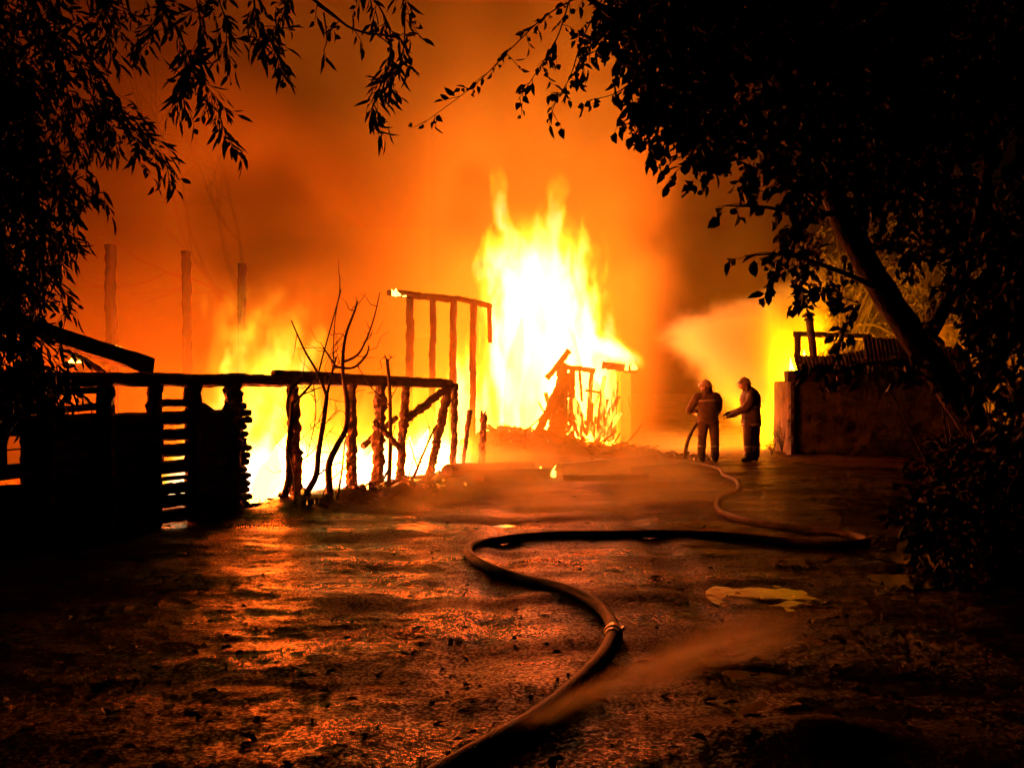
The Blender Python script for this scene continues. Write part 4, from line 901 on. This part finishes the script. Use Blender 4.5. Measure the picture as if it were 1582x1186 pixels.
while k < 2300:
    x, y = r.uniform(940, 1640), r.uniform(-60, 740)
    if not inside(x, y, POLY): continue
    dens = .55 + .45 * sst(430, 250, y) if x < 1480 else .75
    if mn.noise(Vector((x * .018, y * .018, 2))) < -.22 and y > 180: continue
    if r.random() > dens: continue
    Y = r.uniform(6.9, 10.2); k += 1
    tx = 1285 + (y - 290) * .62          # the trunk's column at that row: no leaf hangs before it in its open stretch
    if y > 300 and abs(x - tx) < 75: Y = r.uniform(9.5, 10.4)
    if y > 300 and abs(x - tx) < 50 and r.random() < .6: continue
    if y > 300 and x < 1480 and r.random() < .55: continue
    twig(lv, tw if k % 2 else None, PT(x, y, Y), rvec(r) + Vector((-.5, 0, -.2)), r.uniform(.2, .4), r.randint(6, 10), LL, LW * 1.1, r, .7, rad=.004)
tw.build('twig', M['twig'], RT)['kind'] = 'stuff'; crown('crown', RT, lv, M['leaf']); single_leaves(sg, RT, M['leaf'])

# --- shrub at the right edge of the road
SB = empty('roadside_shrub', (4.9, 8.8, 0), 'dense dark shrub at the road edge under the leaning tree', 'shrub'); lv = Leaves(); tw = MB()
for k in range(620):
    a = r.random(); x = r.uniform(1395, 1640); yb = 930; ytop = 665 + (1500 - min(x, 1500)) * 1.1 - 10 * mn.noise(Vector((x * .03, 0, 0)))
    y = ytop + (yb - ytop) * (r.random() ** .8)
    if x < 1440 and y > 820: continue
    q = PT(x, y, r.uniform(7.4, 9.4))
    if q.z < .02: continue
    twig(lv, tw if k % 3 == 0 else None, q, rvec(r) + Vector((-.3, -.2, .1)), .28, 8, .085, .05, r, .5)
for k in range(14): q = PT(r.uniform(1450, 1620), 900, 8.6); q.z = 0; tw.tube([q, q + Vector((r.uniform(-.3, .2), r.uniform(-.2, .2), .8)), q + Vector((r.uniform(-.5, .3), r.uniform(-.3, .3), 1.5))], [.014, .01, .005], 5)
tw.build('stem', M['twig'], SB)['kind'] = 'stuff'; crown('foliage', SB, lv, M['leaf'])

# --- tree at the left edge
LT = empty('hanging_tree', (-5.0, 6.6, 0), 'dark tree with narrow hanging leaves reaching in from the left edge', 'tree'); lv = Leaves(); tw = MB(); sg = []
lm = MB(); bs = Vector((-4.6, 6.9, -.1))
limb(lm, [bs, Vector((-4.5, 6.9, 1.5)), Vector((-4.3, 6.8, 3.0)), Vector((-4.0, 6.7, 4.6)), Vector((-3.6, 6.6, 6.0))], .2, .09, 10, .12, 8); lm.build('trunk', M['bark'], LT, True)
lm = MB()
limb(lm, [Vector((-4.3, 6.8, 3.0)), PT(60, 60, 6.6), PT(150, 110, 6.5), PT(200, 190, 6.4), PT(240, 215, 6.4)], .022, .004)
limb(lm, [Vector((-4.4, 6.85, 2.2)), PT(20, 250, 6.6), PT(60, 330, 6.5), PT(90, 390, 6.4)], .04, .006)
limb(lm, [Vector((-4.0, 6.7, 4.4)), PT(250, -60, 6.3), PT(420, -40, 6.1), PT(500, 12, 6.0), PT(545, 45, 6.0), PT(600, 55, 5.9)], .018, .004)
limb(lm, [Vector((-3.8, 6.65, 4.9)), PT(300, -90, 6.0), PT(480, -70, 5.8), PT(640, -50, 5.7)], .05, .012)
lm.build('limb', M['bark'], LT, True)
NL, NW = .105, .026
for pts_, per, n_, L_ in [
    ([PT(230, -20, 6.2), PT(280, 60, 6.2), PT(300, 110, 6.1), PT(330, 150, 6.1), PT(350, 215, 6.1)], 18, 7, .2),
    ([PT(300, -20, 6.2), PT(310, 60, 6.1), PT(285, 110, 6.1), PT(285, 160, 6.1)], 17, 7, .18),
    ([PT(260, -20, 6.3), PT(240, 30, 6.3), PT(212, 68, 6.2)], 18, 7, .18),
    ([PT(330, -20, 6.2), PT(350, 40, 6.2), PT(345, 90, 6.1)], 16, 7, .2),
    ([PT(390, -30, 6.0), PT(395, 20, 6.0), PT(415, 60, 6.0), PT(435, 95, 6.0)], 20, 9, .2),
    ([PT(450, -30, 6.0), PT(440, 20, 6.0), PT(405, 65, 6.0)], 16, 8, .18),
    ([PT(560, -30, 5.9), PT(600, 40, 5.9), PT(600, 100, 5.9), PT(580, 150, 5.9), PT(570, 190, 5.9)], 17, 6, .17),
    ([PT(620, -30, 5.9), PT(625, 40, 5.9), PT(620, 90, 5.9), PT(600, 130, 5.9)], 16, 6, .16),
    ([PT(490, 8, 6.0), PT(545, 45, 5.9), PT(580, 55, 5.9)], 7, 5, .13),
    ([PT(500, 20, 6.0), PT(505, 60, 6.0), PT(500, 78, 6.0)], 8, 4, .1),
    ([PT(170, 160, 6.5), PT(220, 215, 6.4), PT(265, 265, 6.4)], 14, 7, .2),
    ([PT(90, 400, 6.4), PT(95, 450, 6.4), PT(100, 500, 6.4)], 14, 6, .16),
    ([PT(110, 300, 6.4), PT(105, 360, 6.4), PT(100, 400, 6.4)], 10, 6, .16)]:
    leafy_line(pts_, per * 1.5, NL * .95, NW * 1.05, n_, L_, .55)
POLY = [(-80, -60), (175, -60), (185, 20), (165, 90), (205, 160), (225, 225), (150, 225), (140, 290), (100, 300), (110, 330), (100, 390), (70, 395), (85, 470), (60, 470), (20, 490), (40, 500), (105, 555), (118, 575), (60, 590), (-80, 600)]
k = 0
while k < 1000:
    x, y = r.uniform(-80, 230), r.uniform(-60, 620)
    if not inside(x, y, POLY): continue
    if r.random() > (.42 + .5 * sst(140, 20, x)): continue
    if x > 20 and mn.noise(Vector((x * .02, y * .02, 9))) < -.2: continue
    k += 1; twig(lv, tw if k % 2 else None, PT(x, y, r.uniform(5.9, 7.4)), rvec(r) + Vector((.3, 0, -.6)), r.uniform(.2, .36), r.randint(7, 11), NL, NW, r, .7, rad=.0035)
tw.build('twig', M['twig'], LT)['kind'] = 'stuff'; crown('crown', LT, lv, M['leaf']); single_leaves(sg, LT, M['leaf'])

# --- lit tree behind the shed, bare tree in the smoke
BT = empty('far_tree', (10.2, 29.8, 0), 'fire-lit leafy tree in the distance behind the shed roof', 'tree'); lv = Leaves(); tw = MB()
limb(tw, [(10.2, 29.8, 0), (10.0, 29.8, 2.5), (9.8, 29.8, 5)], .2, .08); 
for k in range(16): 
    a = r.uniform(0, 6.28); e = Vector((10 + 2.2 * math.cos(a), 29.8 + 1.2 * math.sin(a), r.uniform(3, 7))); limb(tw, [(10, 29.8, r.uniform(1.5, 3.5)), Vector((10, 29.8, 3)).lerp(e, .5) + Vector((0, 0, .4)), e], .06, .015, 5)
for k in range(900):
    x, y = r.uniform(1235, 1560), r.uniform(330, 560); q = PT(x, y, r.uniform(28.5, 31))
    if mn.noise(q * .9) < -.12: continue
    twig(lv, None, q, rvec(r) + Vector((0, 0, -.3)), .45, 9, .14, .08, r, .6)
tw.build('trunk', M['bark'], BT); crown('crown', BT, lv, M['leaf_far'])
NT = empty('bare_tree', (-6.2, 25.2, 0), 'bare leafless tree glowing faintly in the smoke above the posts', 'tree'); tw = MB()
def grow(p, d, L_, rad, lev):
    pts_ = [p]; dd = d
    for i in range(4): dd = (dd + rvec(r) * .22 + Vector((0, 0, .06))).normalized(); pts_.append(pts_[-1] + dd * L_ / 4)
    tw.tube(pts_, [rad * (1 - .12 * i) for i in range(5)], 6, .08, lev)
    if lev == 0: return
    for k in range(3 if lev > 1 else 4): grow(pts_[r.choice((2, 3, 4, 4))], (dd + rvec(r) * .75).normalized(), L_ * r.uniform(.6, .8), rad * .55, lev - 1)
grow(Vector((-6.2, 25.2, 0)), Vector((.03, 0, 1)), 4.2, .17, 4); tw.build('trunk', M['wood'], NT)

# --- scorched saplings before the log wall (stems traced at their own places)
def sapling(lines, off, label, seed):
    q0 = on_wall(lines[0][0][0], lines[0][0][1], off); rt = empty('scorched_sapling', (q0.x, q0.y, height(q0.x, q0.y)), label, 'sapling', 'scorched saplings along the log wall')
    rr = random.Random(seed)
    for ln in lines:
        mb = MB()
        w0, w1 = ln[1]; pts_ = []
        for i, (a, b_) in enumerate(ln[2]): pts_.append(on_wall(a, b_, off + .06 * math.sin(i * 1.3 + seed)))
        if ln[3]: pts_[0].z = height(pts_[0].x, pts_[0].y) - .03
        cc = catmull(pts_, 6); m_ = len(cc); sc_ = q0.y / F_PX
        mb.tube(cc, [(w0 + (w1 - w0) * i / (m_ - 1)) * sc_ / 2 for i in range(m_)], 6, .1, seed)
        for k in range(int(m_ / 3)):       # side spurs and twiglets
            i = rr.randint(2, m_ - 2); d = (rvec(rr) * .8 + Vector((0, 0, .5))).normalized() * rr.choice((.05, .09, .14, .25, .4)) * rr.uniform(.7, 1.2); e = rvec(rr) * d.length * .12; mb.tube([cc[i], cc[i] + d * .35 + e, cc[i] + d * .7 - e, cc[i] + d + Vector((0, 0, .03))], [.006, .005, .0035, .002], 4)
        mb.build('stem' if ln[3] else 'branch', M['twig'], rt, True)
    return rt
def ln(w0, w1, *pts_, ground=False): return (pts_[0], (w0, w1), list(pts_), ground)
sapling([ln(13, 6, (437, 788), (446, 740), (446, 690), (450, 650), (452, 620), ground=True), ln(6, 4, (450, 655), (444, 630), (450, 600), (470, 585)), ln(5, 2, (452, 625), (475, 600), (490, 580), (500, 545), (527, 448)), ln(2.5, 1.2, (462, 612), (490, 600), (505, 597)), ln(2, 1, (446, 700), (475, 668), (505, 640)), ln(2.5, 1, (449, 720), (480, 700), (515, 660))], -.28, 'thick twisted scorched sapling close to the corner of the log wall', 1)
sapling([ln(11, 7, (470, 785), (488, 735), (492, 700), (500, 650), (505, 610), ground=True), ln(6, 2, (505, 612), (490, 575), (470, 540), (450, 495)), ln(5, 2.5, (505, 610), (513, 575), (520, 550)), ln(2, 1, (498, 660), (515, 640), (522, 635)), ln(3, 1.2, (490, 735), (510, 720), (530, 712)), ln(2, 1, (484, 590), (488, 640), (478, 690), (470, 730))], -.35, 'forked scorched sapling with a thin whip leaning left over the beam', 2)
sapling([ln(12, 7, (510, 776), (508, 720), (520, 690), (535, 660), (536, 620), (530, 580), ground=True), ln(6, 2.5, (530, 582), (530, 550), (535, 515), (548, 480), (552, 465)), ln(4.5, 1.5, (528, 560), (555, 545), (575, 500), (587, 452)), ln(4.5, 2.5, (515, 566), (545, 568), (565, 550), (570, 535)), ln(4, 2, (520, 568), (505, 545), (499, 536)), ln(2, 1, (515, 565), (517, 500), (526, 444))], -.4, 'tall bent scorched sapling whose branches rise highest above the beam', 3)
sapling([ln(7, 5, (600, 768), (603, 700), (603, 650), (602, 600), (598, 555), ground=True), ln(2.5, 1.5, (598, 556), (594, 548)), ln(2.5, 1.2, (598, 560), (605, 550)), ln(2.5, 1.2, (600, 625), (575, 600), (552, 565)), ln(2, 1, (602, 620), (612, 600), (615, 590)), ln(4, 2, (603, 720), (590, 745), (585, 755))], -.3, 'straight thin scorched sapling crossing the second beam', 4)
sapling([ln(6, 3, (610, 764), (636, 740), (650, 710), (665, 675), (675, 655), ground=True), ln(2, 1, (660, 690), (664, 665), (657, 640)), ln(2.5, 1, (645, 722), (638, 700), (633, 680)), ln(2, 1, (648, 715), (665, 708), (676, 706)), ln(2, 1, (628, 745), (636, 720), (640, 700))], -.3, 'low scorched sapling sloping right towards the leaning posts', 5)
sapling([ln(4, 2, (520, 775), (528, 730), (532, 690), (533, 680), ground=True), ln(3, 2, (455, 788), (455, 740), (447, 700)), ln(3, 1.5, (495, 780), (505, 750), (530, 725), (545, 715))], -.5, 'small thin scorched stems at the foot of the bent sapling', 6)
# weeds by the shed corner
for (a, b_, n_, lab, sd) in [(1208, 700, 7, 'tall dry weed against the bright edge of the plastered shed', 1), (1192, 703, 6, 'low branching dry weed left of the tall weed', 2)]:
    q = G(a, b_); q.y -= .0; rt = empty('dry_weed', q, lab, 'weed'); mb = MB(); lv = Leaves(); rr = random.Random(sd)
    for k in range(n_):
        h = (.95 if sd == 1 else .5) * rr.uniform(.5, 1); d = Vector((rr.uniform(-.35, .3), rr.uniform(-.2, .2), 1)) * h; pts_ = [q, q + d * .4, q + d * .8 + Vector((rr.uniform(-.1, .1), 0, 0)), q + d]
        mb.tube(pts_, [.012, .009, .006, .003], 4)
        for j in range(7): twig(lv, mb, q + d * rr.uniform(.3, 1), rvec(rr) + Vector((0, 0, .5)), .14, 4, .05, .022, rr, .3, rad=.003)
    mb.build('stem', M['twig'], rt)['kind'] = 'stuff'; crown('foliage', rt, lv, M['leaf_dry'])
# fallen leaves and charred scraps on the road (past counting)
lv = Leaves(); rr = random.Random(44)
for k in range(520):
    y = 3.9 * (17 / 3.9) ** rr.random(); x = rr.uniform(-.55, .55) * y; d = Vector((rr.gauss(0, 1), rr.gauss(0, 1), rr.uniform(-.1, .25))).normalized(); lv.leaf(Vector((x, y, height(x, y) + .008)), d, (Vector((0, 0, 1)) + rvec(rr) * .5).normalized(), rr.uniform(.03, .10), rr.uniform(.015, .05))
me = bpy.data.meshes.new('litter'); me.from_pydata(lv.v, [], lv.f); tag(link('litter', me, M['leaf_far']), 'fallen leaves and charred scraps lying on the wet road', 'litter', kind='stuff')
# clods and pebbles on the road
mb = MB(); rr = random.Random(3)
for k in range(420):
    y = 3.9 * (12 / 3.9) ** rr.random(); x = rr.uniform(-.52, .52) * y
    s_ = rr.choice((.005, .006, .008, .010, .014)) * rr.uniform(.6, 1.3); z = height(x, y)
    c = Vector((x, y, z + s_ * .25)); vs = [c + Vector((a * s_ * rr.uniform(.7, 1.3), b_ * s_ * rr.uniform(.7, 1.3), e * s_ * rr.uniform(.5, .9))) for a, b_, e in ((1, 0, 0), (-1, 0, 0), (0, 1, 0), (0, -1, 0), (0, 0, 1), (0, 0, -1))]
    mb.add(vs, [(0, 2, 4), (2, 1, 4), (1, 3, 4), (3, 0, 4), (2, 0, 5), (1, 2, 5), (3, 1, 5), (0, 3, 5)])
tag(mb.build('gravel', M['char_h']), 'small clods and pebbles scattered over the wet road', 'gravel', kind='stuff')
for nm, lab, cat in (('smoke', 'orange-lit smoke billowing over the burning house', 'smoke'), ('steam_cloud', 'bright steam rolling up behind the two firefighters', 'steam'), ('ground_steam', 'thin steam drifting low over the wet road', 'steam'), ('water_spray', 'fine water spray fanning from the leaking hose', 'spray')): tag(bpy.data.objects[nm], lab, cat)
print('all', time.time() - T0, 'objects', len(bpy.data.objects))
